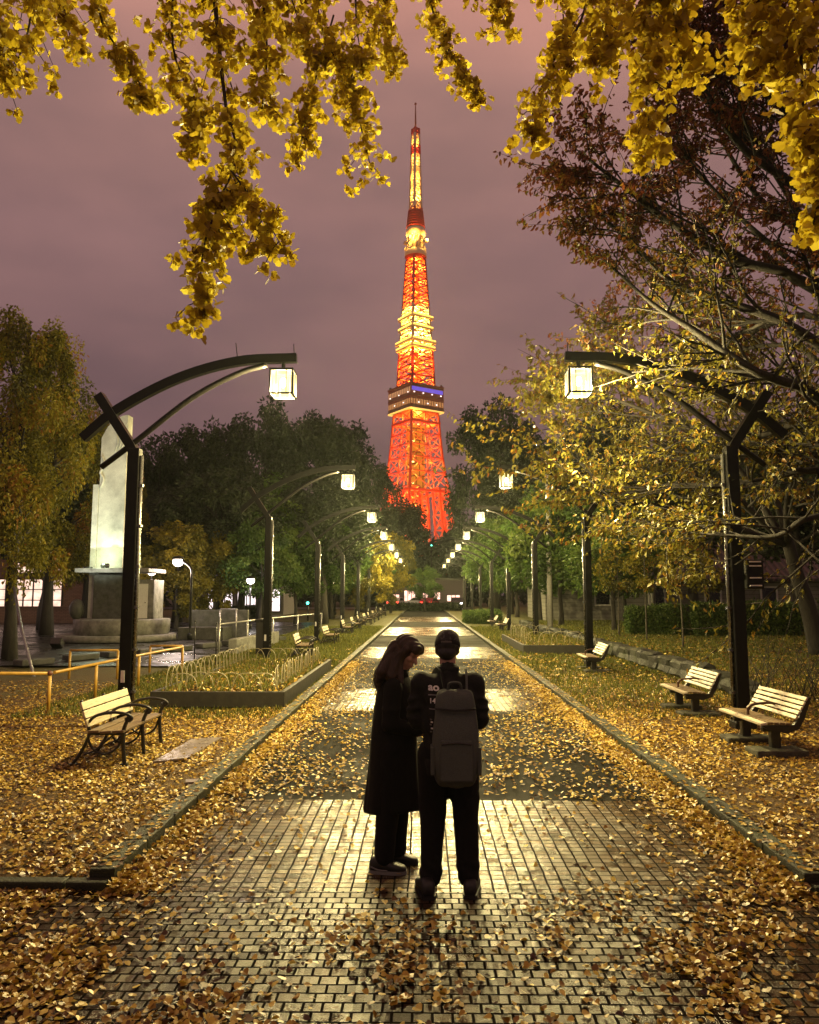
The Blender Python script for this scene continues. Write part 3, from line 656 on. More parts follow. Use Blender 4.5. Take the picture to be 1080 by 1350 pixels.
# ------------------------------------------------------------------ monument on the left
def make_monument():
    root = empty('monument', (-12.62, 31.5, .1), 0, 'white fin-shaped concrete monument on a round stone base, left of the path', 'monument')
    root.scale = (.90, .90, 1)
    m_w = m_stone('white_monument_concrete', (.70, .72, .63), .8, .06, .6)
    MB().lathe([(2.6, 0), (2.6, .22), (2.4, .24), (2.35, .24)], n=40).build('base_ring', m_conc, root)
    mb = MB(); mb.lathe([(2.08, .2), (2.10, .82), (2.05, .86), (.1, .87)], (.2, 0, 0), 40); mb.build('plinth', m_conc, root)
    for k in range(10):
        a = R(-160 + 14*k); 
    MB().box((-.25, .2, 1.75), (1.5, 1.5, 1.82), bev=.02).build('pedestal', m_concd, root)
    mb = MB(); mb.box((1.15, .0, 1.65), (1.35, 1.3, 1.60), bev=.02); kb = mb.build('kiosk', m_conc, root)
    mb = MB(); mb.box((1.16, -.665, 1.58), (.80, .03, 1.40), bev=.008); d = mb.build('door', M_plain('white_door_paint', (.66, .66, .60), .4, 0, .1), root)
    mb = MB(); mb.ell((1.46, -.695, 1.52), (.025, .02, .025)); mb.box((.75, -.682, 1.58), (.03, .02, 1.38)); mb.build('handle', m_iron, d)
    MB().box((.1, -.1, 2.82), (3.35, 2.3, .17), bev=.03).build('canopy', m_conc, root)
    # the two fins
    tops = [(-1.22, 8.55), (-1.05, 8.95), (-.7, 9.25), (-.35, 9.45), (.0, 9.50)]
    prof = [(-1.22, .6), (0.0, .6), (0.0, 9.50), (-.25, 9.47), (-.6, 9.30), (-.95, 8.98), (-1.22, 8.5)]
    MB().prism(prof, .15, .75).build('fin', m_w, root)
    MB().prism([(-1.50, .6), (-1.24, .6), (-1.24, 6.48), (-1.50, 6.48)], .10, .60).build('side_fin', m_w, root)
    mb = MB(); sd = random.Random(3)
    for k in range(3):
        x = -.55 + .16*k; mb.tube(smooth_curve([(x, .13, 7.9 + .1*k), (x + .12, .10, 8.3), (x + .05, .11, 8.7), (x + .2, .13, 9.0 + .07*k)]), .03, 6)
    mb.tube(smooth_curve([(-1.16, .12, 6.35), (-1.02, .08, 6.7), (-1.18, .08, 7.0), (-1.0, .08, 7.3), (-1.14, .1, 7.7)]), .05, 6)
    mb.build('relief', m_w, root)
    MB().lathe([(.04, 2.905), (.17, 2.92), (.20, 3.02), (.17, 3.10)], (-.35, -.9, 0), 14).build('uplight', m_iron, root); MB().lathe([(.04, 2.905), (.20, 2.92), (.20, 2.97)], (-1.15, -.85, 0), 14).build('uplight', m_iron, root)
    mb = MB(); mb.ell((-1.55, -.9, 1.25), (.32, .32, .42)); mb.build('urn', m_concd, root)
    point_light('uplight_glow', (-.45, -1.15, 3.2), 75, (.84, 1.0, .66), .08, root)
    mb = MB(); mb.box((-.3, -5.2, .14), (.42, .34, .26), (R(-35), 0, 0), bev=.03); mb.build('ground_floodlight', m_iron, root)
    sd_ = bpy.data.lights.new('floodlight_beam', 'SPOT'); sd_.energy = 1500; sd_.color = (.95, 1.0, .82); sd_.spot_size = R(50); sd_.spot_blend = .7; sd_.shadow_soft_size = .12
    so_ = bpy.data.objects.new('floodlight_beam', sd_); COL.objects.link(so_); so_.parent = root; so_.location = (-.3, -5.05, .36); so_.rotation_euler = Vector((-.4, 5.2, 5.6)).to_track_quat('-Z', 'Y').to_euler()
    return root
make_monument()
mb = MB(); mb.box((-9.0, 33.6, .65), (2.6, .3, 1.25), bev=.02); mb.box((-9.3, 32.6, .32), (1.9, 1.5, .5), bev=.02); tag(mb.build('low_wall', m_concd), 'dark concrete wall at the right of the white monument', 'wall')
pipe_rail('handrail', [(-8.6, 32.3), (-7.9, 32.3), (-7.6, 31.0)], 1.25, [(-8.6, 32.3), (-7.6, 31.0)], m_gal, .03, 'short curved handrail beside the white monument', 'handrail')

# ------------------------------------------------------------------ other lit lamps on the left
def globe_lamp(x, y, h, arm, power, label, c=(1.0, .78, .66)):
    root = empty('globe_lamp', (x, y, .05), 0, label, 'street lamp')
    mb = MB()
    if arm: mb.tube(smooth_curve([(0, 0, 0), (0, 0, h - .9), (.05*arm, 0, h - .35), (.45*arm, 0, h)], 18), .055, 8)
    else: mb.tube([(0, 0, 0), (0, 0, h - .1)], .05, 8)
    mb.lathe([(.12, 0), (.12, .25), (.07, .3)], n=10); mb.build('pole', m_black, root)
    gx = .6*arm; mb = MB(); mb.lathe([(.05, h + .17), (.2, h + .14), (.26, h + .02)], (gx, 0, 0), 16); mb.build('hood', m_black, root)
    MB().ell((gx, 0, h - .08), (.22, .22, .20)).build('globe', M_emit('globe_glow', (1.0, .80, .70), 9), root)
    point_light('globe_light', (gx, 0, h - .45), power, c, .12, root)
    return root
globe_lamp(-9.75, 31.9, 3.35, -1, 220, 'curved black lamp with pinkish globe right of the white monument')
globe_lamp(-14.0, 39.0, 3.15, 0, 260, 'pinkish globe lamp glowing over the monument canopy edge')
globe_lamp(-9.55, 42.0, 2.75, 0, 220, 'white globe lamp low among trunks, just left of the second left lamp', (1, .92, .86))
globe_lamp(-15.0, 55.0, 2.95, 0, 160, 'small pinkish globe lamp between trunks right of the curved lamp')
globe_lamp(-8.3, 72.0, 3.1, 0, 120, 'small far globe lamp above the left bench row')
globe_lamp(-23.3, 38.0, 3.3, 0, 240, 'pinkish globe lamp at the left edge behind the ginkgo trunk')
# ------------------------------------------------------------------ buildings
def m_brickwall(name, c1, c2, mortar, bw, rh, rough=.7):
    t = NT(name); br = t.add('ShaderNodeTexBrick', {'Vector': t.obj(), 'Color1': (*c1, 1), 'Color2': (*c2, 1), 'Mortar': (*mortar, 1), 'Scale': 1, 'Brick Width': bw, 'Row Height': rh, 'Mortar Size': .012})
    mp = t.add('ShaderNodeMapping', {'Vector': t.obj(), 'Rotation': (R(90), 0, 0)}); t.t.links.new(mp.outputs[0], br.inputs['Vector'])
    n = t.noise(2.5, 4, .6, t.obj()); return t.end(t.bsdf(Base_Color=t.mix(t.math('MULTIPLY', n, .7), br.outputs['Color'], t.mix(1, br.outputs['Color'], (.45, .45, .45), 'MULTIPLY')), Roughness=rough, Normal=t.bump(br.outputs['Fac'], -.3, .01)))
def m_window(name, c, k):
    """a lit room behind glass: lights, shelves and curtains vary over it"""
    t = NT(name); mp = t.add('ShaderNodeMapping', {'Vector': t.obj(), 'Scale': (.8, .8, 1.2)}); n = t.noise(1.6, 3, .6, mp.outputs[0])
    col = t.mix(n, (*[x*.55 for x in c], 1), (*c, 1)); e = t.add('ShaderNodeEmission', {'Color': col, 'Strength': t.math('MULTIPLY_ADD', n, k*1.4, k*.3)}); return t.end(e.outputs[0])
m_frame = M_plain('dark_window_frame', (.03, .025, .022), .4)
def facade(x0, x1, y, h, wins, wall, wcol, label, name='building', roof=None, depth=6.0, base=.0):
    root = empty(name, ((x0+x1)/2, y, 0), 0, label, 'building'); cx = (x0+x1)/2
    MB().box((0, depth/2, h/2), (x1-x0, depth, h)).build('wall', wall, root)
    if roof: MB().prism(roof, -.3, depth + .3).build('roof', m_frame, root)
    else: MB().box((0, depth/2, h + .12), (x1-x0+.4, depth+.4, .24)).build('roof', m_frame, root)
    for (a, b, z0, z1, nx, nz) in wins:
        f = MB(); w = b - a; hh = z1 - z0
        f.box(((a+b)/2 - cx, -.05, z0), (w + .12, .10, .10)); f.box(((a+b)/2 - cx, -.05, z1), (w + .12, .10, .10))
        for i in range(nx + 1): f.box((a + w*i/nx - cx, -.05, (z0+z1)/2), (.09, .098, hh - .1))
        for j in range(1, nz): f.box(((a+b)/2 - cx, -.045, z0 + hh*j/nz), (w - .1, .08, .06))
        fo = f.build('window', m_frame, root)
        p = MB(); p.box(((a+b)/2 - cx, -.012, (z0+z1)/2), (w, .02, hh)); p.build('pane', wcol, fo)
    return root
m_tan = m_brickwall('tan_brick_wall', (.30, .19, .13), (.24, .15, .10), (.12, .09, .07), .3, .1)
w_pink = m_window('pinkish_lit_interior', (1.0, .66, .50), 1.5); w_white = m_window('white_lit_interior', (1.0, .82, .80), 1.9)
facade(-42, -22.6, 56, 4.9, [(-41, -37.6, .8, 3.1, 4, 3), (-36.6, -33.2, .8, 3.1, 4, 3), (-32.6, -30.9, .8, 3.1, 2, 3), (-30.3, -26.7, .75, 3.1, 5, 3), (-30.6, -27.8, 3.5, 4.3, 4, 1), (-27.2, -25.2, 3.3, 4.3, 3, 1), (-24.9, -23.4, 2.6, 4.1, 2, 2)], m_tan, w_pink, 'low building with pinkish lit gridded windows at the far left', depth=8)
mb = MB(); mb.box((-27.5, 50.5, .55), (19, .35, 1.1), bev=.02); mb.box((-27.5, 50.5, 1.13), (19.2, .45, .08)); tag(mb.build('garden_wall', m_tan), 'long tan brick garden wall before the lit building on the left', 'wall')
facade(-21.0, -13.2, 72, 3.2, [(-20.4, -18.0, .35, 2.5, 3, 1), (-17.6, -15.8, .35, 2.5, 2, 1), (-15.4, -13.5, .35, 2.5, 2, 1)], M_plain('pale_render', (.35, .32, .3), .7), w_white, 'low building with tall white lit windows between trunks on the left', depth=6)
# house on the right: tiled roof, horizontal siding
def m_siding():
    t = NT('grey_siding'); z = t.add('ShaderNodeSeparateXYZ', {0: t.obj()}).outputs['Z']; f = t.math('FRACT', t.math('MULTIPLY', z, 4.2)); n = t.noise(2, 4, .6, t.obj())
    c = t.mix(n, (.16, .15, .13, 1), (.28, .27, .24, 1)); c = t.mix(t.ramp(f, [(.86, (0,0,0)), (.96, (1,1,1))]), c, (.05, .045, .04)); return t.end(t.bsdf(Base_Color=c, Roughness=.7, Normal=t.bump(f, .5, .03)))
def m_tiles():
    t = NT('brown_roof_tiles'); s = t.add('ShaderNodeSeparateXYZ', {0: t.obj()}); n = t.noise(3, 4, .6, t.obj())
    fx = t.math('SINE', t.math('MULTIPLY', s.outputs['X'], 16)); fy = t.math('FRACT', t.math('MULTIPLY', s.outputs['Y'], 3.2))
    c = t.mix(n, (.035, .022, .018, 1), (.11, .065, .05, 1)); c = t.mix(t.ramp(fx, [(.1, (1,1,1)), (.5, (0,0,0))]), c, (.018, .012, .01))
    return t.end(t.bsdf(Base_Color=c, Roughness=.5, Normal=t.bump(t.math('ADD', fx, fy), .6, .06)))
root = empty('park_house', (17.5, 47, .3), 0, 'grey sided house with a brown tiled roof behind the right hedge', 'house')
MB().box((0, 4, 1.35), (20, 8, 2.7)).build('wall', m_siding(), root)
mb = MB()
mb.add([(-10.8, -.8, 2.45), (10.8, -.8, 2.45), (10.2, 4, 5.5), (-7.4, 4, 5.5), (-10.8, 8.8, 2.45), (10.8, 8.8, 2.45), (-10.8, -.8, 2.6), (10.8, -.8, 2.6), (10.2, 4, 5.66), (-7.4, 4, 5.66), (-10.8, 8.8, 2.6), (10.8, 8.8, 2.6)],
       [(6,7,8,9), (9,8,11,10), (6,9,10), (7,11,8), (0,1,7,6), (4,5,11,10), (0,6,10,4), (1,7,11,5), (0,1,2,3), (3,2,5,4)])
rf = mb.build('roof', m_tiles(), root)
MB().box((1.4, 4, 5.74), (17.8, .35, .22), bev=.05).build('ridge', M_plain('ridge_tile', (.20, .10, .075), .5), rf)
m_wf = M_plain('white_window_frame', (.62, .6, .55), .5); m_dk = M_plain('dark_glass', (.012, .013, .014), .12)
for x in (-6.5, -3.2, 0.2, 3.6, 7.2):
    f = MB(); w, h = .95, 1.1
    for s_ in (-1, 1): f.box((x + s_*w/2, -.05, 1.55), (.1, .1, h + .1)); f.box((x, -.05, 1.55 + s_*h/2), (w - .1, .098, .1))
    fo = f.build('window', m_wf, root); MB().box((x, -.012, 1.55), (w, .02, h)).build('pane', m_dk, fo)

# ------------------------------------------------------------------ the tower, 500 m off
def tz(py): return at(547, py, 500).z
def tw(px, py): 
    z = tz(py); yc = 500*math.cos(PITCH) + z*math.sin(PITCH); return px*yc/FPX
T = empty('lattice_tower', (-4.7, 500, 0), R(35), 'tall orange and white lattice tower lit up at night beyond the end of the path', 'tower')
def m_steel(name, nodes=None):
    t = NT(name); z = t.add('ShaderNodeSeparateXYZ', {0: t.obj()}).outputs['Z']
    z1, z2, z3, z4, z5, z6 = tz(466), tz(408), tz(341), tz(303), tz(276), tz(178)
    f = t.math('DIVIDE', z, 350.0); O = (.60, .050, .006); Wh = (.72, .62, .42)
    c = t.ramp(f, [(0, O), (z1/350, Wh), (z2/350, O), (z3/350, Wh), (z4/350, O), (z5/350, Wh), ((z5+40)/350, O), ((z5+46)/350, Wh), (z6/350, O)], 'CONSTANT')
    return t.end(t.bsdf(Base_Color=c, Roughness=.45))
m_st = m_steel('banded_tower_paint')
prof = [(800, 118), (690, 96), (645, 84), (610, 71), (580, 64), (545, 58), (510, 48), (470, 43.5), (408, 34), (343, 24), (300, 22), (276, 15), (175, 9)]
def half(py):
    for (a, wa), (b, wb) in zip(prof, prof[1:]):
        if a >= py >= b: w = wa + (wb - wa)*(a - py)/(a - b); return tw(w, py)/1.39/2
    return tw(9, py)/2.78
def lattice(mb, levels, th0, th1, dens=1, hz=True):
    n = len(levels)
    for i in range(n - 1):
        pa, pb_ = levels[i], levels[i+1]; za, zb = tz(pa), tz(pb_); a, b = half(pa), half(pb_); th = th0 + (th1 - th0)*i/n
        ca = [Vector((sx*a, sy*a, za)) for sx, sy in ((-1,-1),(1,-1),(1,1),(-1,1))]; cb = [Vector((sx*b, sy*b, zb)) for sx, sy in ((-1,-1),(1,-1),(1,1),(-1,1))]
        for k in range(4):
            mb.bar(ca[k], cb[k], max(th*1.7, 1.25))
            A, B, C, D = ca[k], ca[(k+1) % 4], cb[k], cb[(k+1) % 4]
            for q in range(dens):
                u0, u1 = q/dens, (q+1)/dens
                p0, p1, p2, p3 = A.lerp(B, u0), A.lerp(B, u1), C.lerp(D, u0), C.lerp(D, u1)
                mb.bar(p0, p3, th*.8); mb.bar(p1, p2, th*.8)
                if q: mb.bar(p0, p2, th)
            if hz: mb.bar(C, D, th*1.1)
            if dens == 1: mb.bar(A.lerp(C, .5), B.lerp(D, .5), th*.6)
def leg(sx, sy):
    mb = MB(); lv = [800, 760, 725, 700, 680, 660, 645]
    for i in range(len(lv)-1):
        za, zb = max(tz(lv[i]), -1), tz(lv[i+1]); a, b = half(lv[i]), half(lv[i+1]); w = 9.5 - .4*i
        A = [Vector((sx*(a - w*p), sy*(a - w*q), za)) for p, q in ((0,0),(1,0),(1,1),(0,1))]; B = [Vector((sx*(b - w*p), sy*(b - w*q), zb)) for p, q in ((0,0),(1,0),(1,1),(0,1))]
        for k in range(4):
            mb.bar(A[k], B[k], 1.25); mb.bar(A[k], B[(k+1) % 4], .5); mb.bar(A[(k+1) % 4], B[k], .5); mb.bar(B[k], B[(k+1) % 4], .6)
    return mb
for sx in (-1, 1):
    for sy in (-1, 1): leg(sx, sy).build('leg', m_st, T)
mb = MB(); lattice(mb, [645, 625, 606, 590, 575, 560, 547], .62, .55, 2); mb.build('lower_lattice', m_st, T)
mb = MB(); lattice(mb, [513, 499, 486, 474, 463, 452, 441, 430, 419, 408, 398, 388, 378, 369, 360, 351, 343], .85, .6, 1); mb.build('upper_lattice', m_st, T)
mb = MB(); lattice(mb, [278, 268, 258, 248, 239, 230, 221, 212, 204, 196, 188, 180, 173, 170], .62, .40, 1); mb.build('antenna_lattice', m_st, T)
mb = MB(); mb.tube([(0, 0, tz(172)), (0, 0, tz(150)), (0, 0, tz(137))], [.7, .5, .3], 6); mb.ell((0, 0, tz(137)), (.9, .9, .9), n=8, k=6); mb.build('mast', M_plain('mast_steel', (.35, .12, .08), .5), T)
for py, k in ((462, 1.18), (454, 1.25), (436, 1.15), (422, 1.22), (650, 1.02), (560, 1.02)):
    a = half(py)*k; z = tz(py); mb = MB()
    for sx in (-1, 1): mb.box((0, sx*a, z), (2*a + 1, 1.4, 1.6)); mb.box((sx*a, 0, z), (1.4, 2*a - 1.5, 1.6))
    ga = mb.build('gallery', m_st, T)
    if py < 500:
        mb = MB(); 
        for q in range(9):
            u = -a + 2*a*(q + .5)/9
            for sx in (-1, 1): mb.box((u, sx*(a + .9), z + .9), (1.5, .5, .9)); mb.box((sx*(a + .9), u, z + .9), (.5, 1.5, .9))
        mb.build('gallery_lights', M_emit('gallery_lamp_glow', (1.0, .62, .10), 1.8), ga)
# main deck
a = tw(73, 528)/2.78; zb, zt = tz(545), tz(513)
def m_deckwall():
    t = NT('deck_cladding'); o = t.obj(); s = t.add('ShaderNodeSeparateXYZ', {0: o})
    br = t.add('ShaderNodeTexBrick', {'Color1': (.0, 0, 0, 1), 'Color2': (1, 1, 1, 1), 'Mortar': (.5, .5, .5, 1), 'Scale': 1, 'Brick Width': 1.6, 'Row Height': 3.0, 'Mortar Size': .12})
    n = t.noise(.35, 3, .6, o); c = t.mix(n, (.14, .045, .02, 1), (.28, .13, .06, 1)); return t.end(t.bsdf(Base_Color=c, Roughness=.5))
m_dw = m_deckwall(); mb = MB(); mb.box((0, 0, (zb+zt)/2), (2*a, 2*a, zt - zb - 2.2)); D = mb.build('main_deck', m_dw, T)
mb = MB(); mb.box((0, 0, zb + .5), (2*a + .6, 2*a + .6, 1.0)); mb.box((0, 0, zt - .5), (2*a + .8, 2*a + .8, 1.0)); mb.box((0, 0, (zb+zt)/2 - .5), (2*a + .5, 2*a + .5, .8)); mb.build('deck_rim', M_plain('deck_rim_paint', (.16, .07, .035), .5), D)
mb = MB(); n = 13
for k in range(n):
    u = -a + 2*a*(k + .5)/n
    for f in (-1, 1): mb.box((u, f*(a + .06), (zb+zt)/2 - 4.0), (1.3, .1, 3.4)); mb.box((f*(a + .06), u, (zb+zt)/2 - 4.0), (.1, 1.3, 3.4))
mb.build('lower_windows', m_window('deck_window_glow', (1.0, .42, .14), .55), D)
mb = MB()
for k in range(n):
    u = -a + 2*a*(k + .5)/n; mb.box((-(a + .06), u, (zb+zt)/2 + 3.6), (.1, 1.3, 3.4))
mb.build('upper_windows', m_window('deck_upper_glow', (1.0, .45, .2), .6), D)
mb = MB(); mb.box((0, -(a + .35), zt - 4.0), (2*a - 2, .3, 2.6)); mb.build('blue_screen', M_emit('violet_led', (.22, .13, .9), .62), D)
mb = MB()
for k in range(7): u = -a*.8 + 1.6*a*k/6; mb.box((u, -(a + .55), zt - 6.4 - (k % 2)*6.5), (1.0, .2, .7))
for k in range(5): u = -a*.8 + 1.6*a*k/4; mb.box((-(a + .2), u, zt - 6.4 - (k % 2)*6), (.2, 1.0, .7))
mb.build('white_lamp', M_emit('deck_white_lamp', (1, .8, .75), 2.0), D)
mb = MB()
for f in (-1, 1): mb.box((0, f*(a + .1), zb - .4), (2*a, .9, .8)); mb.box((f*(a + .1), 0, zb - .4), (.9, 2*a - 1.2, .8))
mb.build('glowing_rim_strip', M_emit('floodlit_rim_emission', (1.0, .50, .10), 1.3), D)  # emissive strip standing in for floodlight caught under the deck rim
# top deck: stacked drums
mb = MB(); zz = [tz(p) for p in (343, 340, 334, 331)]; r = tw(29, 336)/2
mb.lathe([(r*.75, zz[0]), (r, zz[1]), (r, zz[2]), (r*.85, zz[3]), (r*.5, zz[3])], n=28); mb.build('top_deck', m_st, T)
mb = MB(); r = tw(25, 322)/2
mb.lathe([(r*.62, tz(333)), (r*.62, tz(312))], n=20)
for k in range(9):
    q = R(40*k); mb.bar((r*.95*math.cos(q), r*.95*math.sin(q), tz(330)), (r*.8*math.cos(q+.5), r*.8*math.sin(q+.5), tz(313)), 1.1); mb.box((r*1.1*math.cos(q), r*1.1*math.sin(q), tz(326 - 4*(k % 3))), (2, 2, 2.2))
mb.build('equipment_floor', m_st, T)
mb = MB(); r = tw(25, 308)/2; mb.lathe([(r*.6, tz(313)), (r, tz(311)), (r, tz(303)), (r*.7, tz(303))], n=28); mb.build('white_drum', m_st, T)
mb = MB(); r = tw(25, 290)/2
for k in range(7): z = tz(302 - 3.4*k); rr = r*(1 - .03*k); mb.lathe([(rr*.9, z), (rr, z + .3), (rr, z + 1.2), (rr*.9, z + 1.4)], n=28)
mb.lathe([(r*.88, tz(303)), (r*.72, tz(279)), (r*.3, tz(278))], n=28); mb.build('ringed_drum', m_st, T)
# amber lift shaft with its lit landings
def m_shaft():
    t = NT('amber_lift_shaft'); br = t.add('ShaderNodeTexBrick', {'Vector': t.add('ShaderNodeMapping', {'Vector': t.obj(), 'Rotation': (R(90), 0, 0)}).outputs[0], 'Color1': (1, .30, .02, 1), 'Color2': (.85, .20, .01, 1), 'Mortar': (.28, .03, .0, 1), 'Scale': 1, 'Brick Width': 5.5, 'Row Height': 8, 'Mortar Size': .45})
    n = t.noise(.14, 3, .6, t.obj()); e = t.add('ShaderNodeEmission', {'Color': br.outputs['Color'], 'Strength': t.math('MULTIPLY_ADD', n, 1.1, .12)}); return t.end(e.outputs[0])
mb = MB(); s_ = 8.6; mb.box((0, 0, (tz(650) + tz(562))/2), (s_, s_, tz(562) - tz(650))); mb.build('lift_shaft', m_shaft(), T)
mb = MB(); mb.box((0, 0, (tz(513) + tz(345))/2), (2.6, 2.6, tz(345) - tz(513))); mb.build('stair_core', m_st, T)
mb = MB(); mb.box((-6.1, 4.3, tz(672)/2), (15, 13, tz(672))); mb.box((-6.1, 4.3, tz(672) + .6), (16, 14, 1.2)); mb.build('base_building', M_plain('base_building_render', (.06, .055, .06), .7), T)
# floodlights hung through the shaft of the tower
FC = (1.0, .46, .07)
FL = (1.0, .36, .03)
def flood(py, power, k=.0, c=None, r=1.2):
    z = tz(py); a = half(py)
    mb = MB(); 
    for sx, sy in ((-1,-1),(1,1)): mb.box((sx*a*.55, sy*a*.55, z), (1.1, 1.1, .8))
    mb.build('floodlight', M_emit('floodlight_face', (1, .6, .2), 3.0), T)
    for sx, sy in ((-1, -1), (1, 1)): point_light('floodlight_beam', (sx*a*.55, sy*a*.55, z + 2.2), power, c or (FL if py > 465 or 345 < py < 405 else FC), r, T)
for py, p in ((700, 42000), (672, 36000), (640, 22000), (612, 17000), (585, 15000), (556, 20000), (500, 36000), (480, 24000), (458, 46000), (440, 40000), (418, 36000), (396, 20000), (372, 18000), (352, 26000), (322, 30000), (262, 12000), (240, 6000), (215, 5000), (192, 3000)):
    flood(py, p)
for q in range(4):
    for rr_, zz_, pw, tgt in ((62, 3.0, 4.2e5, tz(560)), (17.5, tz(512) + 1.5, 7e4, tz(350))):
        a_ = R(45 + 90*q); sd_ = bpy.data.lights.new('floodlight_beam', 'SPOT'); sd_.energy = pw; sd_.color = (1.0, .27, .03); sd_.spot_size = R(60 if rr_ > 30 else 30); sd_.spot_blend = .6; sd_.shadow_soft_size = .8
        so_ = bpy.data.objects.new('floodlight_beam', sd_); COL.objects.link(so_); so_.parent = T; p_ = Vector((rr_*math.cos(a_), rr_*math.sin(a_), zz_)); so_.location = p_; so_.rotation_euler = (Vector((0, 0, tgt)) - p_).to_track_quat('-Z', 'Y').to_euler()
        mb = MB(); mb.box(p_ - Vector((0, 0, 1.0)), (1.4, 1.4, 1.2), (0, 0, R(45))); mb.build('floodlight', M_plain('floodlight_housing', (.05, .05, .05), .5), T)
for q in range(4): a_ = R(45 + 90*q); point_light('floodlight_beam', (9*math.cos(a_), 9*math.sin(a_), tz(316)), 9000, FC, 1.0, T)
# ------------------------------------------------------------------ trees
m_bark = M_bark('dark_bark', (.028, .023, .018)); m_barkd = M_bark('near_black_bark', (.026, .022, .017)); m_barkg = M_bark('grey_bark', (.09, .08, .062))
LS = {
 'evergreen': M_leaf('evergreen_leaves', [(0, (.012, .018, .010)), (.5, (.028, .040, .018)), (1, (.055, .070, .028))], .25, .5),
 'green': M_leaf('green_avenue_leaves', [(0, (.024, .050, .009)), (.5, (.065, .12, .022)), (1, (.14, .19, .04))], .4, .5),
 'yellow': M_leaf('yellowing_leaves', [(0, (.07, .07, .012)), (.5, (.20, .17, .02)), (1, (.36, .28, .03))], .4, .5),
 'ginkgo': M_leaf('yellow_green_ginkgo_leaves', [(0, (.040, .040, .008)), (.45, (.15, .14, .014)), (.85, (.30, .25, .022)), (1, (.26, .12, .02))], .4, .5),
 'far': M_leaf('far_wood_leaves', [(0, (.010, .013, .009)), (1, (.035, .042, .022))], .2, .6)}
def clump_crown(clumps, per, rad, size, droop=.35, flat_=.8, wd=.55):
    """leaf-sized faces gathered in clumps"""
    C = np.array(clumps); k = len(C); n = k*per; idx = np.repeat(np.arange(k), per)
    rr = (rad*rng.uniform(.6, 1.25, k))[idx]; d = rdirs(n)*(rng.random(n)**.45)[:, None]*rr[:, None]; d[:, 2] *= flat_
    P = C[idx] + d; U = rdirs(n); U[:, 2] = U[:, 2]*.6 - droop; U += unit(d)*.5; V = rdirs(n)
    s = size*rng.uniform(.6, 1.35, n); t = np.clip(rng.normal(.5, .18, n) + (rng.normal(0, .22, k))[idx], 0, 1)
    return P, U, V, s, s*wd, t
def branchy(mb, base, top, r0, targets, r1=.05, n=8, bend=.12):
    """trunk with limbs reaching to clump centres"""
    base = Vector(base); top = Vector(top); rnd = random.Random(len(targets)*13 + int(r0*1000))
    pts = [base.lerp(top, k/7) + Vector((rnd.uniform(-1, 1), rnd.uniform(-1, 1), 0))*bend*(k > 0)*r0*3 for k in range(8)]
    rs = [r0*(1.35 if k == 0 else 1 - .75*k/7) for k in range(8)]; mb.tube(pts, rs, n)
    for t in targets:
        t = Vector(t); h = max(.25, min(.95, (t.z - base.z)/(top.z - base.z)*.75)); i = int(h*7); p = pts[i].lerp(pts[min(i+1, 7)], h*7 - i)
        mid = p.lerp(t, .5) + Vector((rnd.uniform(-.3, .3), rnd.uniform(-.3, .3), rnd.uniform(-.1, .5)))*(t - p).length*.3
        mb.tube(smooth_curve([p, mid, t], 8), [rs[i]*.45*(1 - .12*q) for q in range(9)][:len(smooth_curve([p, mid, t], 8))], 5, cap=False)
def make_tree(name, kind, h, rad, trunk_h, nclump, per, crad, size, shape='dome', bark=None, seed=1, droop=.35, r0=None, lim=14, flat_=.8):
    rnd = random.Random(seed); cl = []
    while len(cl) < nclump:
        x, y, z = rnd.uniform(-1, 1), rnd.uniform(-1, 1), rnd.uniform(0, 1)
        q = math.hypot(x, y)
        if shape == 'dome': lim_r = math.sqrt(max(0, 1 - ((z - .35)/.65)**2)) if z > .35 else .55 + .45*z/.35
        elif shape == 'column': lim_r = (.55 + .45*math.sin(math.pi*min(1, z*1.15))) * (1 if z < .7 else 1 - (z - .7)/.36)
        elif shape == 'cone': lim_r = 1 - z*.85
        lim_r *= 1 + .22*math.sin(3*math.atan2(y, x) + seed) * (z > .1)
        if q < lim_r and q > lim_r*.35 or (q < lim_r and rnd.random() < .3): cl.append((x*rad, y*rad, trunk_h + z*(h - trunk_h)))
    root = empty(name); mb = MB(); branchy(mb, (0, 0, -.1), (0, 0, trunk_h + (h - trunk_h)*.8), r0 or .025*h, rnd.sample(cl, min(lim, len(cl)))); mb.build('trunk', bark or m_bark, root)
    P, U, V, s, w, t = clump_crown(cl, per, crad, size, droop, flat_)
    link('crown', leaf_mesh('crown', P, U, V, s, w, LS[kind], OVAL, t), root); return root
def plant(proto, x, y, sc, rz, label, cat='tree', group=None, used=set(), z=.05):
    o = proto if proto.name not in used else copy_tree(proto); used.add(proto.name); o.location = (x, y, z); o.rotation_euler = (0, 0, rz)
    o.scale = sc if hasattr(sc, '__len__') else (sc, sc, sc); return tag(o, label, cat, group)
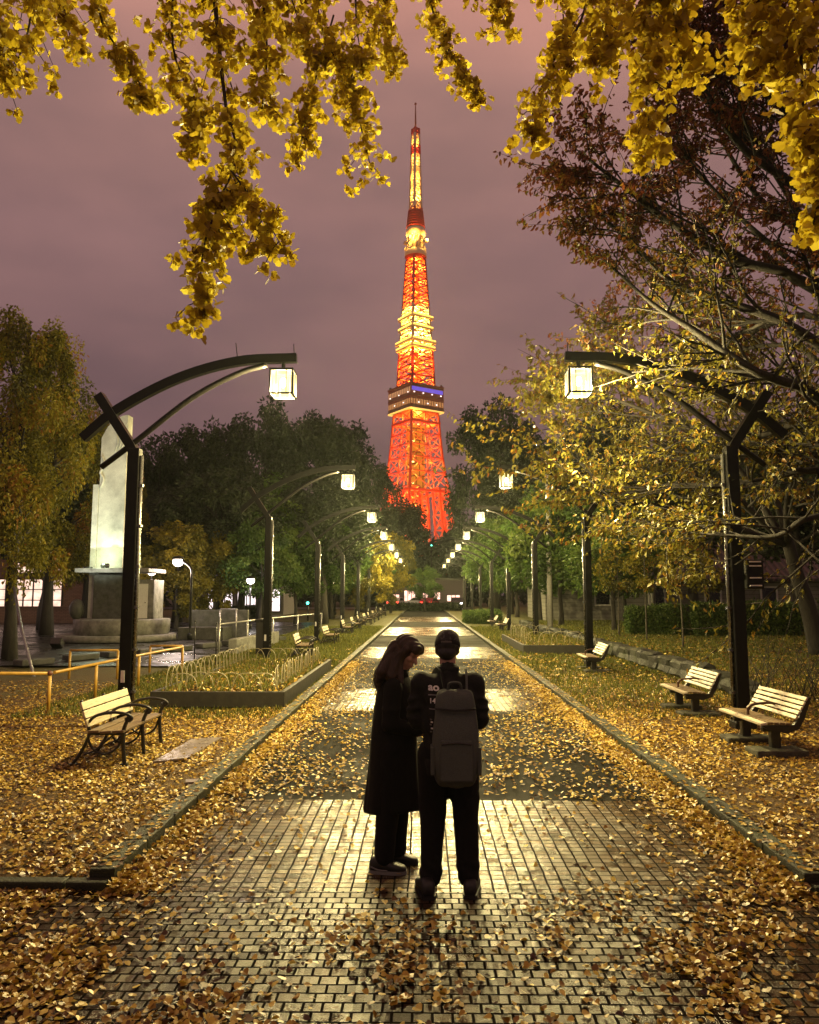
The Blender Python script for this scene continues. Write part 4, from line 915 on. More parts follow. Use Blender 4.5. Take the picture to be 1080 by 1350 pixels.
# big dark evergreens behind
ev = [make_tree('evergreen_tree', 'evergreen', 15, 5.2, 4.0, 95, 190, 1.25, .34, 'dome', seed=s) for s in (3, 8)]
gE = 'dark broad evergreens behind the lit avenue'
A = lambda px, Y: at(px, 784, Y).x
for k, (px, Y, top, wpx, lab) in enumerate([
    (205, 58, 575, 90, 'dark evergreen showing just right of the white monument'), (262, 62, 548, 110, 'dark evergreen with a knobbly head left of the far globe lamp'), (345, 60, 528, 130, 'tall dark evergreen, highest of the left wood'),
    (432, 66, 530, 130, 'dark evergreen left of the lit tower, right end of the left wood'), (478, 84, 600, 80, 'lower dark evergreen whose edge hides the left foot of the tower'), (150, 66, 600, 80, 'dark evergreen behind the monument fin'),
    (655, 78, 522, 106, 'dark round evergreen just right of the lit tower'), (710, 70, 560, 120, 'dark evergreen behind the second right lamp'), (800, 62, 540, 150, 'dark evergreen standing behind the park house gable'),
    (910, 60, 560, 170, 'dark evergreen rising behind the middle of the park house'), (1040, 58, 540, 180, 'dark evergreen at the right edge behind the park house'), (40, 70, 560, 120, 'dark evergreen at the far left behind the lit windows'), (528, 120, 656, 76, 'dark evergreen beyond the road hiding the middle foot of the tower'), (590, 124, 702, 62, 'low dark evergreen beyond the road under the right foot of the tower')]):
    h = at(px, top, Y).z; w = wpx*Y/FPX/10.4*1.08
    plant(ev[k % 2], A(px, Y), Y, (w, w, h/15.3), k*1.7, lab, 'tree', gE)
# left ginkgos
gk = [make_tree('ginkgo_tree', 'ginkgo', 10.5, 2.2, 2.2, 100, 340, .36, .095, 'column', m_barkd, 5, .85, .18, 22, 1.9), make_tree('ginkgo_tree', 'ginkgo', 12.5, 3.0, 3.0, 120, 340, .46, .125, 'column', m_barkd, 9, .85, .27, 22, 1.9)]
gG = 'yellow-green ginkgos at the left'
plant(gk[0], -12.1, 22.3, (1, 1, 1.14), .3, 'tall narrow ginkgo at the left edge, propped by a grey strut', 'tree', gG)
plant(gk[1], -17.6, 35.5, (1.0, 1.0, 1.06), 1.1, 'drooping yellow-green ginkgo with a thick dark trunk left of the monument', 'tree', gG)
plant(gk[1], -20.0, 45.0, (.9, .9, 1.0), 2.9, 'dim ginkgo behind the drooping one, before the lit building', 'tree', gG)
# trees on the left of the avenue
av = [make_tree('avenue_tree', 'green', 7.5, 2.7, 2.3, 70, 150, .62, .20, 'dome', m_bark, 21, .3, .13), make_tree('avenue_tree', 'green', 8.0, 2.5, 2.1, 60, 160, .66, .22, 'dome', m_bark, 26, .3, .14)]
gA = 'green trees lining the avenue'; k = 0
for side, row in ((-1, [(-9.6, 45, .85), (-8.2, 49, .9), (-6.6, 52, 1.0), (-7.2, 60, 1.1), (-6.0, 68, 1.0), (-10.5, 50, 1.2), (-12.5, 58, 1.2)]), (1, [(6.8, 38, 1.0), (8.2, 33, .9), (7.0, 46, 1.05), (6.6, 54, 1.1), (7.2, 62, 1.1), (6.2, 71, 1.1), (11.0, 42, 1.0), (10.6, 55, 1.2)])):
    for i, (x, y, sc) in enumerate(row):
        plant(av[k % 2], x, y, sc, k*2.1, ORD[i] + ' green avenue tree counted from the front on the ' + ('left' if side < 0 else 'right') + ' of the path', 'tree', gA); k += 1
yl = make_tree('yellow_tree', 'yellow', 7.0, 2.2, 1.2, 70, 170, .6, .22, 'dome', m_bark, 33, .5, .13)
plant(yl, -4.6, 62, 1.0, .4, 'bushy yellow tree under the far left lamps', 'tree', 'yellow trees at the far end of the path'); plant(yl, -3.4, 80, (1.0, 1.0, 1.2), 2.0, 'tall yellow tree lit by the farthest left lamps', 'tree', 'yellow trees at the far end of the path'); plant(yl, -12.4, 45, (.75, .75, .8), 1.0, 'small pale yellow tree by the curved globe lamp', 'tree', 'yellow trees at the far end of the path')
plant(yl, -13.8, 42.5, (.9, .9, .85), 3.3, 'pale yellow tree lit over the monument canopy', 'tree', 'yellow trees at the far end of the path')
# bare trunks in the park at left
mb_i = 0
lt = make_tree('park_tree', 'evergreen', 10, 3.6, 4.2, 60, 140, .9, .26, 'dome', m_bark, 41, .3, .34, 18)
for i, (px, Y, sc, lab) in enumerate([(290, 47, .95, 'park tree with forking trunk between the monument and the second left lamp'), (318, 52, .9, 'park tree before the white lit windows'), (345, 54, .95, 'park tree just behind the second left lamp'), (262, 56, 1.0, 'park tree close right of the curved globe lamp'), (235, 52, .9, 'park tree behind the curved globe lamp'), (60, 41, .9, 'thick park tree before the pinkish windows'), (425, 50, .95, 'park tree behind the left bench row')]):
    plant(lt, A(px, Y), Y, sc, i*1.3, lab, 'tree', 'park trees with bare lower trunks on the left')
# far wood closing the view
n = 26000; xs = rng.uniform(-150, 150, n); ys = rng.uniform(120, 150, n); top = 13 + 3.5*np.sin(xs*.11) + 2.5*np.sin(xs*.31 + 1) - 6.5*np.exp(-(xs/7)**2)
zs = .3 + (top)*rng.random(n)**.85; P = np.stack([xs, ys, zs], 1)
tag(link('far_wood', leaf_mesh('far_wood', P, rdirs(n), rdirs(n), 1.5*rng.uniform(.6, 1.3, n), .9, LS['far'])), 'dark far wood closing off the end of the park below the tower', 'wood', None, 'stuff')
# round small tree and shrubs at the end of the path
plant(av[0], .2, 90, (.8, .8, .72), .9, 'small dark tree at the very end of the path', 'tree', gA)
m_hedge = LS['evergreen']
def hedge(name, x0, x1, y, dep, h, label, z=.35, kind='green', n=9000, cat='hedge', rz=0.0, per=.11):
    root = empty(name, ((x0+x1)/2, y, z), rz, label, cat); w = x1 - x0
    u = rng.uniform(-.5, .5, n); v = rng.uniform(-.5, .5, n); q = rng.random(n); f = rng.integers(0, 3, n)
    X = u*w; Y = v*dep; Z = q*h
    Z = np.where(f == 0, h*(1 + .05*np.sin(X*2.1) + .04*np.sin(X*5 + Y*3)), Z); Y = np.where(f == 1, -dep/2, Y); Y = np.where((f == 2) & (u > 0), dep/2, Y); X = np.where((f == 2) & (u < 0), np.sign(v)*w/2, X)
    ed = np.clip((Z/h - .75)/.25, 0, 1); Y *= 1 - .25*ed; X *= 1 - .03*ed
    P = np.stack([X, Y, Z], 1) + rng.normal(size=(n, 3))*.05
    link('leaves', leaf_mesh('leaves', P, rdirs(n), rdirs(n), per*rng.uniform(.6, 1.4, n), per*.6, LS[kind]), root)
    mb = MB(); mb.box((0, 0, h*.46), (w*.97, dep*.80, h*.9), bev=.08); mb.build('twigs', M_plain('hedge_inside', (.012, .014, .008), .9), root); return root
hedge('hedge', 8.0, 10.2, 30.2, 1.1, 1.0, 'left end block of the clipped hedges before the park house', .38)
hedge('hedge', 10.3, 14.1, 29.4, 1.2, 1.12, 'middle clipped hedge behind the two thin saplings', .38, n=13000)
hedge('hedge', 14.3, 17.4, 27.6, 1.5, 1.30, 'dark clipped hedge at the right edge', .38, 'evergreen', 12000)
hedge('hedge', -17, -13.5, 62, 1.0, .9, 'low dark hedge before the white lit windows on the left', .05, 'evergreen', 4000)
hedge('shrub_bed', 2.75, 5.2, 52, 3.0, .75, 'low green shrub bed between the far right benches', .05, 'green', 6000, 'shrub')
hedge('shrub_bed', -4.2, 4.4, 94, 2.2, .62, 'dark low shrub bank across the end of the path', .05, 'evergreen', 7000, 'shrub', 0, .3)
# thin saplings on stakes
sp = make_tree('sapling', 'ginkgo', 3.4, .8, 1.7, 14, 70, .34, .12, 'dome', m_barkg, 51, .4, .03, 8)
for i, (px, Y, lab) in enumerate([(898, 22.5, 'thin pale-stemmed sapling before the middle hedge'), (851, 26, 'thin sapling left of the pale-stemmed one'), (815, 29, 'thin dim sapling right of the second right lamp'), (935, 33, 'thin sapling against the park house wall')]):
    plant(sp, A(px, Y), Y, 1.0, i*1.1, lab, 'tree', 'young saplings on the right lawn', z=.38)
# tall grey utility poles seen through the leaves
m_pole = M_plain('pale_concrete_pole', (.34, .33, .31), .6)
for i, (px, Y, y0, lab) in enumerate([(725, 37, 600, 'pale concrete pole among leaves near the second right lamp'), (861, 42, 615, 'pale concrete pole in front of the house roof')]):
    h = at(px, y0, Y).z; mb = MB(); mb.tube([(0, 0, 0), (0, 0, h)], [.14, .10], 12); mb.box((0, -.12, h*.72), (.3, .1, .12), bev=.02); mb.box((0, -.12, h*.55), (.25, .08, .3), bev=.02)
    tag(mb.build('utility_pole', m_pole, None, (A(px, Y), Y, .2)), lab, 'pole', 'pale poles among the trees on the right')
# bare shrub beside the near right lamp
root = empty('bare_shrub', (6.1, 13.0, .12), 0, 'leafless twiggy shrub behind the near right lamp post', 'shrub'); mb = MB(); rnd = random.Random(4)
for k in range(46):
    a = rnd.random()*6.28; l = rnd.uniform(.6, 1.15); d = Vector((math.cos(a)*rnd.uniform(.1, .75), math.sin(a)*rnd.uniform(.1, .6), 1)).normalized(); b = Vector((rnd.uniform(-.7, .7), rnd.uniform(-.3, .3), 0))
    p = [b, b + d*l*.5 + Vector((rnd.uniform(-.05, .05), 0, 0)), b + d*l + Vector((math.cos(a)*.1, math.sin(a)*.1, 0))]; mb.tube(p, [.009, .006, .003], 4)
    for q in range(3): c = p[1].lerp(p[2], rnd.random()); mb.tube([c, c + Vector((rnd.uniform(-.2, .2), rnd.uniform(-.2, .2), rnd.uniform(.05, .25)))], [.004, .002], 3)
mb.build('twigs', m_bark, root)

# ------------------------------------------------------------------ cherry on the right: limbs drawn out from a trunk beyond the frame
m_cherry = M_leaf('cherry_leaves', [(0, (.065, .014, .008)), (.22, (.15, .036, .014)), (.4, (.17, .070, .011)), (.6, (.13, .11, .014)), (.85, (.20, .175, .022)), (1, (.36, .20, .03))], .42, .42, .5)
m_cbark = M_bark('cherry_bark', (.016, .012, .010), 14)
def cherry(label, trunk, limbs, seed, twig_n, leaf_n, colour_z, ls=(.06, .105), sub=.55):
    rnd = random.Random(seed); root = empty('cherry_tree', trunk[0], 0, label, 'tree'); o = Vector(trunk[0]); wood = MB(); tips = []
    tp = [Vector(p) - o for p in trunk]; wood.tube(smooth_curve(tp, 14), list(np.linspace(.24, .13, len(smooth_curve(tp, 14)))), 10)
    def twig(p, d, l, r, depth):
        pts = [p]; q = d.normalized()
        for k in range(4):
            q = (q + Vector((rnd.uniform(-1, 1), rnd.uniform(-1, 1), rnd.uniform(-.7, .9)))*.20).normalized(); pts.append(pts[-1] + q*l/4)
        wood.tube(pts, [r, r*.85, r*.7, r*.5, r*.3], 5 if r > .012 else 4, cap=False)
        if depth == 0: tips.append(pts); return
        for k in range(twig_n[depth - 1]):
            t = rnd.uniform(.2, 1.0)*4; i = min(3, int(t)); c = pts[i].lerp(pts[i+1], t - i)
            nd = (pts[i+1] - pts[i]).normalized() + Vector((rnd.uniform(-1, 1), rnd.uniform(-1, 1), rnd.uniform(-.55, .65)))*.85
            twig(c, nd, l*rnd.uniform(.4, .7), r*.5, depth - 1)
    for lm, r in limbs:
        c = smooth_curve([Vector(p) - o for p in lm], 16); n = len(c); rs = [r*(1 - .85*k/(n-1)) + .005 for k in range(n)]; wood.tube(c, rs, 7)
        for k in range(int(n*1.25)):
            t = rnd.uniform(.12, 1.0)*(n - 1); i = min(n - 2, int(t)); p = c[i].lerp(c[i+1], t - i); ax = (c[i+1] - c[i]).normalized()
            d = ax*.75 + Vector((rnd.uniform(-1, 1), rnd.uniform(-1.2, .9), rnd.uniform(-.6, .8)))*.8
            twig(p, d, rnd.uniform(.9, 1.9)*sub*2*(1.15 - .5*t/n), max(.010, rs[i]*.42), 1)
        twig(c[-1], c[-1] - c[-2], .8, .009, 1)
    wood.build('trunk', m_cbark, root)
    T_ = len(tips); wz = np.array([1 + .9*sstep(5.6, 7.4, p[2].z + o.z) for p in tips]); idx = rng.choice(T_, leaf_n, p=wz/wz.sum()); t = rng.random(leaf_n)*4*.999; TP = np.array([[tuple(v) for v in p] for p in tips]); i = t.astype(int); f = (t - i)[:, None]
    P = TP[idx, i]*(1 - f) + TP[idx, i+1]*f; P += rng.normal(size=P.shape)*.035; ax = unit(TP[idx, i+1] - TP[idx, i])
    U = ax*.5 + rdirs(leaf_n)*.65; U[:, 2] -= .75; s = rng.uniform(*ls, leaf_n)
    z = P[:, 2] + o.z; tint = np.clip(colour_z(P[:, 0] + o.x, z) + rng.normal(0, .15, leaf_n), 0, 1)
    link('leaves', leaf_mesh('leaves', P, U, rdirs(leaf_n), s, s*.46, m_cherry, OVAL, tint, rng.normal(1, 1, leaf_n)), root); return root
def pp(*a): return [tuple(at(x, y, d)) for x, y, d in a]
tr1 = [(7.7, 11.6, 0), (7.6, 11.5, 1.4), (7.5, 11.4, 2.6), (7.55, 11.2, 4.4), (7.4, 11.0, 6.5)]
J = (7.5, 11.4, 3.0); J2 = (7.55, 11.2, 4.4); J3 = (7.45, 11.1, 5.8)
limbs = [([J3, *pp((1090, 330, 11.4), (1010, 210, 11.0), (950, 120, 10.8), (940, 30, 10.8))], .06), ([J3, *pp((1095, 240, 10.2), (1040, 160, 10.0), (1020, 90, 9.8))], .06), ([J3, *pp((1095, 380, 11.8), (990, 300, 11.6), (915, 220, 11.4), (890, 180, 11.4))], .06), ([J2, *pp((1075, 382, 11.0), (960, 340, 10.6), (880, 290, 10.3), (815, 240, 10.1), (770, 205, 10.0))], .085), ([J2, *pp((1060, 440, 10.4), (980, 405, 10.4), (890, 375, 10.6), (830, 315, 10.6), (790, 285, 10.6))], .08),
 ([J3, *pp((1078, 270, 10.8), (985, 200, 10.6), (935, 130, 10.4), (910, 60, 10.4))], .085), ([J3, *pp((1070, 200, 11.4), (1010, 120, 11.2), (970, 40, 11.0))], .08), ([J2, *pp((1085, 340, 12.4), (1000, 260, 12.4), (950, 180, 12.2), (930, 110, 12))], .07),
 ([J, *pp((1085, 530, 10.6), (1000, 492, 10.0), (910, 432, 10.4), (860, 400, 10.6), (805, 350, 10.8))], .085), ([J, *pp((1080, 480, 12.2), (1020, 455, 12.6), (930, 470, 13.0), (850, 470, 13.4))], .06),
 ([J, *pp((1085, 560, 12.4), (1000, 575, 12.6), (900, 560, 12.9), (820, 530, 13.2), (775, 520, 13.4))], .07), ([J, *pp((1085, 620, 12.2), (980, 640, 12.6), (880, 640, 13.2), (810, 650, 13.8), (765, 610, 14.2))], .07),
 ([J, *pp((1080, 680, 10.0), (1024, 707, 10.2), (950, 705, 10.8), (860, 700, 11.6))], .05), ([J, *pp((1085, 590, 11.6), (1010, 600, 12), (930, 600, 13), (860, 590, 14))], .06), ([J2, *pp((1085, 420, 13.4), (980, 440, 13.8), (880, 470, 14.2), (800, 470, 14.4))], .07)]
cherry('large cherry on the right, reddish at its top, leafing over the near right lamp', tr1, limbs, 5, [5, 3], 37000, lambda x, z: .74 - .50*sstep(5.2, 8.2, z) - .12*sstep(4, 6.5, x))
tr2 = [(10.2, 20.0, .3), (10.0, 20.0, 1.5), (9.6, 19.8, 2.6), (9.3, 19.6, 3.6)]; Q = (9.4, 19.7, 3.2)
limbs = [([Q, *pp((950, 640, 19), (870, 610, 18.5), (810, 575, 18), (755, 560, 17.5))], .09), ([Q, *pp((950, 690, 19), (860, 665, 18.5), (800, 665, 18), (750, 635, 17.6))], .08), ([Q, *pp((960, 600, 20), (880, 540, 20), (830, 500, 20), (790, 505, 20))], .08), ([Q, *pp((1040, 650, 18), (1080, 600, 17)), (11.6, 16.5, 6)], .08), ([Q, *pp((1000, 560, 20), (980, 480, 20))], .08)]
cherry('second cherry with olive leaves behind the near right lamp, drooping over the lawn', tr2, limbs, 15, [5, 3], 17000, lambda x, z: .68 - .12*sstep(7, 9, z), (.08, .15), .95)
plant(lt, 15.6, 32, (.9, .9, .8), 2.0, 'dark leaning-trunk tree above the right hedge', 'tree', 'dark trees on the right lawn', z=.3)
for i, (x, y, sc, lab) in enumerate([(19, 36, 1.0, 'dark tree at the right edge beyond the hedge'), (14, 40, .95, 'dark tree in front of the park house wall'), (18.5, 24, .9, 'dark tree out at the right end of the hedge')]): plant(lt, x, y, sc, i, lab, 'tree', 'dark trees on the right lawn', z=.3)

# ------------------------------------------------------------------ golden ginkgo boughs overhead
m_gold = M_leaf('golden_ginkgo_leaves', [(0, (.16, .08, .010)), (.25, (.38, .255, .016)), (.7, (.68, .52, .032)), (1, (.82, .70, .09))], .6, .42, .5)
m_gbark = M_bark('ginkgo_twig_bark', (.05, .035, .028), 20)
def bough_tree(label, trunk, boughs, seed):
    rnd = random.Random(seed); root = empty('ginkgo_tree', trunk[0], 0, label, 'tree', 'golden ginkgos overhanging the photographer'); o = Vector(trunk[0]); wood = MB()
    c = smooth_curve([Vector(p) - o for p in trunk], 14); wood.tube(c, list(np.linspace(.26, .10, len(c))), 10); Ps = []; Us = []
    for px_, d, r, dens, spread, link_ in boughs:
        c = smooth_curve([Vector(at(x, y, dd)) - o for (x, y, dd) in px_], 14)
        if link_: w_ = smooth_curve([Vector(p) - o for p in link_] + [c[0]], 10); wood.tube(w_, list(np.linspace(max(.035, r*2), r, len(w_))), 7, cap=False)
        n = len(c); wood.tube(c, [r*(1 - .7*k/(n-1)) for k in range(n)], 6)
        tot = sum((c[k+1] - c[k]).length for k in range(n-1)); m = int(tot*dens)
        for k in range(m):
            t = rnd.random()*(n - 1); i = min(n-2, int(t)); p = c[i].lerp(c[i+1], t - i); ax = (c[i+1] - c[i]).normalized()
            a = rnd.random()*6.283; q = ax.orthogonal().normalized(); q2 = ax.cross(q); out = q*math.cos(a) + q2*math.sin(a); l = spread*rnd.choice((.6, .9, 1.0, 1.4))*rnd.random()**.7*(1.05 - .45*t/n)
            e = p + out*l + ax*l*.35 + Vector((0, 0, -.5*l))
            if rnd.random() < .4 and l > .04: wood.tube([p, p.lerp(e, .5) + Vector((0, 0, .02)), e], [.0035, .003, .0022], 4, cap=False)
            for z in range(rnd.randint(6, 10)):  # a spur with its tuft of fan leaves
                Ps.append(e + Vector((rnd.gauss(0, .022), rnd.gauss(0, .022), rnd.gauss(-.012, .022)))); v = Vector((rnd.gauss(0, 1), rnd.gauss(0, 1), rnd.gauss(-.75, .7))); Us.append(v.normalized())
    wood.build('trunk', m_gbark, root); n = len(Ps); s = rng.uniform(.036, .062, n)
    link('leaves', leaf_mesh('leaves', np.array(Ps), np.array(Us), rdirs(n), s, s*rng.uniform(.9, 1.25, n), m_gold, GINKGO, np.clip(rng.normal(.55, .22, n), 0, 1), rng.normal(1, 1.2, n)), root); return root
TL = (-3.6, 1.2, 5.6); TLb = (-3.0, 2.6, 6.2)
boughs = [
 ([(278, -60, 4.2), (286, 30, 4.2), (298, 140, 4.15), (313, 205, 4.1), (288, 265, 4.0)], 4.2, .016, 60, .20, [TL, TLb]),
 ([(300, 250, 4.0), (270, 320, 3.95), (262, 405, 3.9)], 4, .008, 85, .17, None), ([(305, 225, 4.0), (345, 280, 4.0), (372, 325, 4.0)], 4, .007, 70, .13, None),
 ([(340, -50, 4.3), (352, 60, 4.3), (345, 150, 4.3)], 4.3, .010, 60, .18, [TL, TLb]), ([(230, -50, 4.6), (228, 60, 4.6), (252, 130, 4.6), (262, 180, 4.6)], 4.6, .010, 60, .17, [TL]),
 ([(120, -60, 5.0), (135, 30, 5.0), (175, 90, 5.0), (190, 130, 5.0)], 5, .010, 60, .15, [TL]), ([(20, -60, 4.8), (40, 20, 4.8), (20, 90, 4.8)], 4.8, .012, 70, .24, [TL]), ([(80, -60, 5.2), (85, 10, 5.2), (95, 60, 5.2)], 5.2, .010, 70, .22, [TL]), ([(-40, -20, 4.4), (-5, 50, 4.4), (5, 105, 4.4)], 4.4, .010, 70, .18, [TL]),
 ([(410, -60, 5.6), (425, 40, 5.6), (460, 110, 5.6), (490, 225, 5.5)], 5.6, .013, 66, .20, [TL, TLb]), ([(440, 20, 5.6), (412, 120, 5.6), (392, 210, 5.6)], 5.6, .008, 60, .15, None), ([(500, -60, 5.8), (500, 20, 5.8), (525, 90, 5.8)], 5.8, .010, 60, .16, [TLb]),
 ([(470, -50, 5.5), (470, 30, 5.5), (480, 90, 5.5)], 5.5, .009, 60, .2, [TLb]), ([(555, -60, 6.2), (575, 30, 6.2), (600, 80, 6.2), (634, 125, 6.2)], 6.2, .011, 66, .14, [TLb]), ([(360, -60, 5.2), (385, 0, 5.2), (400, 50, 5.2)], 5.2, .009, 60, .2, [TL])]
bough_tree('golden ginkgo hanging its long leafy boughs into the top left of the view', [(-4.6, .4, 0), (-4.5, .45, 2), (-4.2, .8, 4), (-3.6, 1.2, 5.6), (-3.0, 2.6, 6.4)], boughs, 3)
TR = (4.0, 1.4, 5.4); TRb = (3.0, 2.4, 6.0)
boughs = [
 ([(640, -60, 5.4), (650, -10, 5.4), (672, 30, 5.3)], 5.4, .008, 60, .14, [TR, TRb]), ([(790, -60, 4.2), (765, 30, 4.2), (730, 80, 4.2), (712, 120, 4.2), (695, 175, 4.2)], 4.2, .010, 62, .13, [TR, TRb]),
 ([(800, -60, 3.9), (800, 30, 3.9), (790, 90, 3.9)], 3.9, .010, 62, .15, [TR, TRb]), ([(850, -60, 3.6), (856, 20, 3.6), (852, 120, 3.6), (856, 200, 3.6)], 3.6, .011, 64, .12, [TR]), ([(880, -60, 3.6), (888, 20, 3.6), (905, 95, 3.6)], 3.6, .010, 60, .14, [TR]),
 ([(740, -60, 4.6), (742, 10, 4.6), (746, 60, 4.6)], 4.6, .008, 60, .15, [TRb]), ([(1000, -60, 3.3), (1000, 20, 3.3), (1010, 90, 3.3)], 3.3, .010, 66, .13, [TR]), ([(1050, -60, 3.2), (1055, 40, 3.2), (1060, 150, 3.2), (1075, 215, 3.2)], 3.2, .010, 70, .12, [TR]), ([(1095, 150, 3.1), (1082, 240, 3.1), (1072, 300, 3.1)], 3.1, .008, 66, .085, [TR]), ([(960, -60, 3.5), (980, 10, 3.5), (985, 50, 3.5)], 3.5, .008, 60, .12, [TR])]
bough_tree('golden ginkgo reaching into the top right corner above the cherry', [(4.6, .2, 0), (4.55, .3, 2), (4.3, .8, 4), (4.0, 1.4, 5.4), (3.0, 2.4, 6.2)], boughs, 8)
# ------------------------------------------------------------------ the couple
def m_cloth(name, c, rough=.85, weave=220, fold=5, sheen=.0):
    t = NT(name); o = t.obj(); w = t.noise(weave, 2, .6, o); f = t.noise(fold, 4, .55, o, dist=.5)
    col = t.ramp(w, [(.3, tuple(x*.7 for x in c)), (.7, tuple(x*1.3 for x in c))])
    return t.end(t.bsdf(Base_Color=col, Roughness=rough, Normal=t.bump(t.math('ADD', t.math('MULTIPLY', w, .12), f), .5, .02), Specular_IOR_Level=.2, Sheen_Weight=sheen))
m_skin = M_plain('skin', (.42, .24, .17), .5, 0, .08, 30, .05)
m_coat = m_cloth('black_wool_coat', (.009, .0088, .0085), .9); m_jkt = m_cloth('black_windbreaker', (.010, .010, .0105), .75, 160, 6); m_trs = m_cloth('black_trousers', (.006, .006, .0065), .85)
m_pack = m_cloth('charcoal_backpack_fabric', (.074, .086, .076), .8, 300, 4); m_shoe = M_plain('black_trainer_leather', (.010, .010, .010), .5); m_sole = M_plain('grey_trainer_trim', (.16, .16, .16), .5)
m_cap = m_cloth('dark_patterned_cap', (.012, .012, .013), .8)
def m_camo():
    t = NT('patterned_cap_cloth'); n = t.noise(16, 3, .6, t.obj(), dist=1.2); c = t.ramp(n, [(.38, (.006, .006, .007)), (.52, (.02, .02, .02)), (.60, (.075, .07, .065)), (.7, (.012, .012, .012))]); return t.end(t.bsdf(Base_Color=c, Roughness=.8))
m_capm = m_camo()
def m_hair(name, c):
    t = NT(name); mp = t.add('ShaderNodeMapping', {'Vector': t.obj(), 'Scale': (55, 55, 3)}); n = t.noise(3, 5, .7, mp.outputs[0])
    col = t.ramp(n, [(.3, tuple(x*.4 for x in c)), (.55, c), (.75, tuple(x*1.8 for x in c))]); return t.end(t.bsdf(Base_Color=col, Roughness=.42, Normal=t.bump(n, .8, .01), Specular_IOR_Level=.5))
m_brownhair = m_hair('long_brown_hair', (.036, .017, .009)); m_dkhair = m_hair('short_black_hair', (.012, .010, .009))
def hand(mb, w, d, nrm, side, curl=.6, sc=1.0):
    """wrist point, pointing direction, palm normal, +1/-1 thumb side"""
    w = Vector(w); d = Vector(d).normalized(); nrm = Vector(nrm); nrm = (nrm - d*nrm.dot(d)).normalized(); s = d.cross(nrm)*side
    for k in (-1.2, -.4, .4, 1.2): mb.cone(w + s*.010*k*sc, w + (d*.082 + s*.018*k)*sc, .015*sc, .0125*sc, 10)
    for k, l in zip((1.5, .5, -.5, -1.5), (.070, .080, .074, .058)):
        p = w + (d*.086 + s*.0195*k)*sc; a = curl*.55; q = d
        for j, f in enumerate((.45, .32, .23)):
            q = (q*math.cos(a) + nrm*math.sin(a)).normalized(); e = p + q*l*f*sc; mb.cone(p, e, (.0095 - .001*j)*sc, (.0088 - .001*j)*sc, 10); p = e; a = curl*(.75 if j == 0 else .5)
            q = (q - q*0).normalized()
    p = w + (d*.022 + s*.026)*sc; e = p + (d*.035 + s*.028 + nrm*.012)*sc; mb.cone(p, e, .013*sc, .011*sc, 10); e2 = e + (d*.032 + s*.004 + nrm*.014)*sc; mb.cone(e, e2, .0105*sc, .009*sc, 10)
def head(mb, c, rot, sc=1.0):
    """head facing local +y before rot; c is the centre of the skull"""
    mt = Euler(rot).to_matrix() if not isinstance(rot, Matrix) else rot; c = Vector(c); T_ = lambda p: c + mt @ (Vector(p)*sc); rt = mt.to_euler()
    E_ = lambda p, d: mb.ell(T_(p), tuple(x*sc for x in d), rt)
    E_((0, -.012, .022), (.074, .093, .088)); E_((0, .022, -.045), (.060, .068, .075)); E_((0, .060, -.098), (.026, .024, .020)); E_((0, .045, .03), (.062, .05, .055))
    mb.cone(T_((0, .086, -.005)), T_((0, .108, -.042)), .009*sc, .014*sc, 10); E_((0, .085, -.073), (.023, .012, .0065)); E_((0, .083, -.083), (.020, .012, .007))
    for s in (-1, 1): E_((s*.033, .073, .004), (.015, .012, .009)); E_((s*.031, .083, .021), (.020, .007, .005)); E_((s*.040, .062, -.030), (.024, .022, .022)); E_((s*.076, -.012, -.018), (.010, .019, .031))
    return T_
def shoe(parent, name, toe, heel, w=.052, h=.085, trim=False):
    toe = Vector(toe); heel = Vector(heel); d = (toe - heel); ln = d.length; d.normalize(); s = Vector((d.y, -d.x, 0)); rings = []
    for t, ww, hh in ((0, .55, .62), (.03, .72, .88), (.12, .80, 1.0), (.30, .80, 1.02), (.45, .86, .86), (.62, 1.0, .66), (.80, .98, .52), (.93, .75, .42), (1.0, .35, .28)):
        r = []; c = heel + d*ln*t
        for k in range(16):
            a = 2*math.pi*k/16; x = math.cos(a); z = math.sin(a); r.append(c + s*w*ww*math.copysign(abs(x)**.7, x) + Vector((0, 0, (.5 + .5*math.copysign(abs(z)**.75, z))*h*hh + .012)))
        rings.append(r)
    o = MB().loft(rings).build(name, m_shoe, parent)
    rings = []
    for t, ww in ((-.01, .62), (.05, .86), (.3, .88), (.62, 1.06), (.85, .98), (1.01, .45)):
        c = heel + d*ln*t; rings.append([c + s*w*ww*x + Vector((0, 0, z)) for x, z in ((-1, .002), (1, .002), (1, .026), (-1, .026))])
    MB().loft(rings, smooth=False).build('sole', m_sole if trim else m_shoe, o)
    if trim:
        mb = MB(); mb.tube(smooth_curve([heel + s*w*.86 + d*ln*.04 + Vector((0,0,.055)), heel + s*w*.9 + d*ln*.25 + Vector((0,0,.035)), heel + s*w*1.0 + d*ln*.5 + Vector((0,0,.032))]), .005, 6); mb.build('heel_stripe', m_sole, o)
    return o
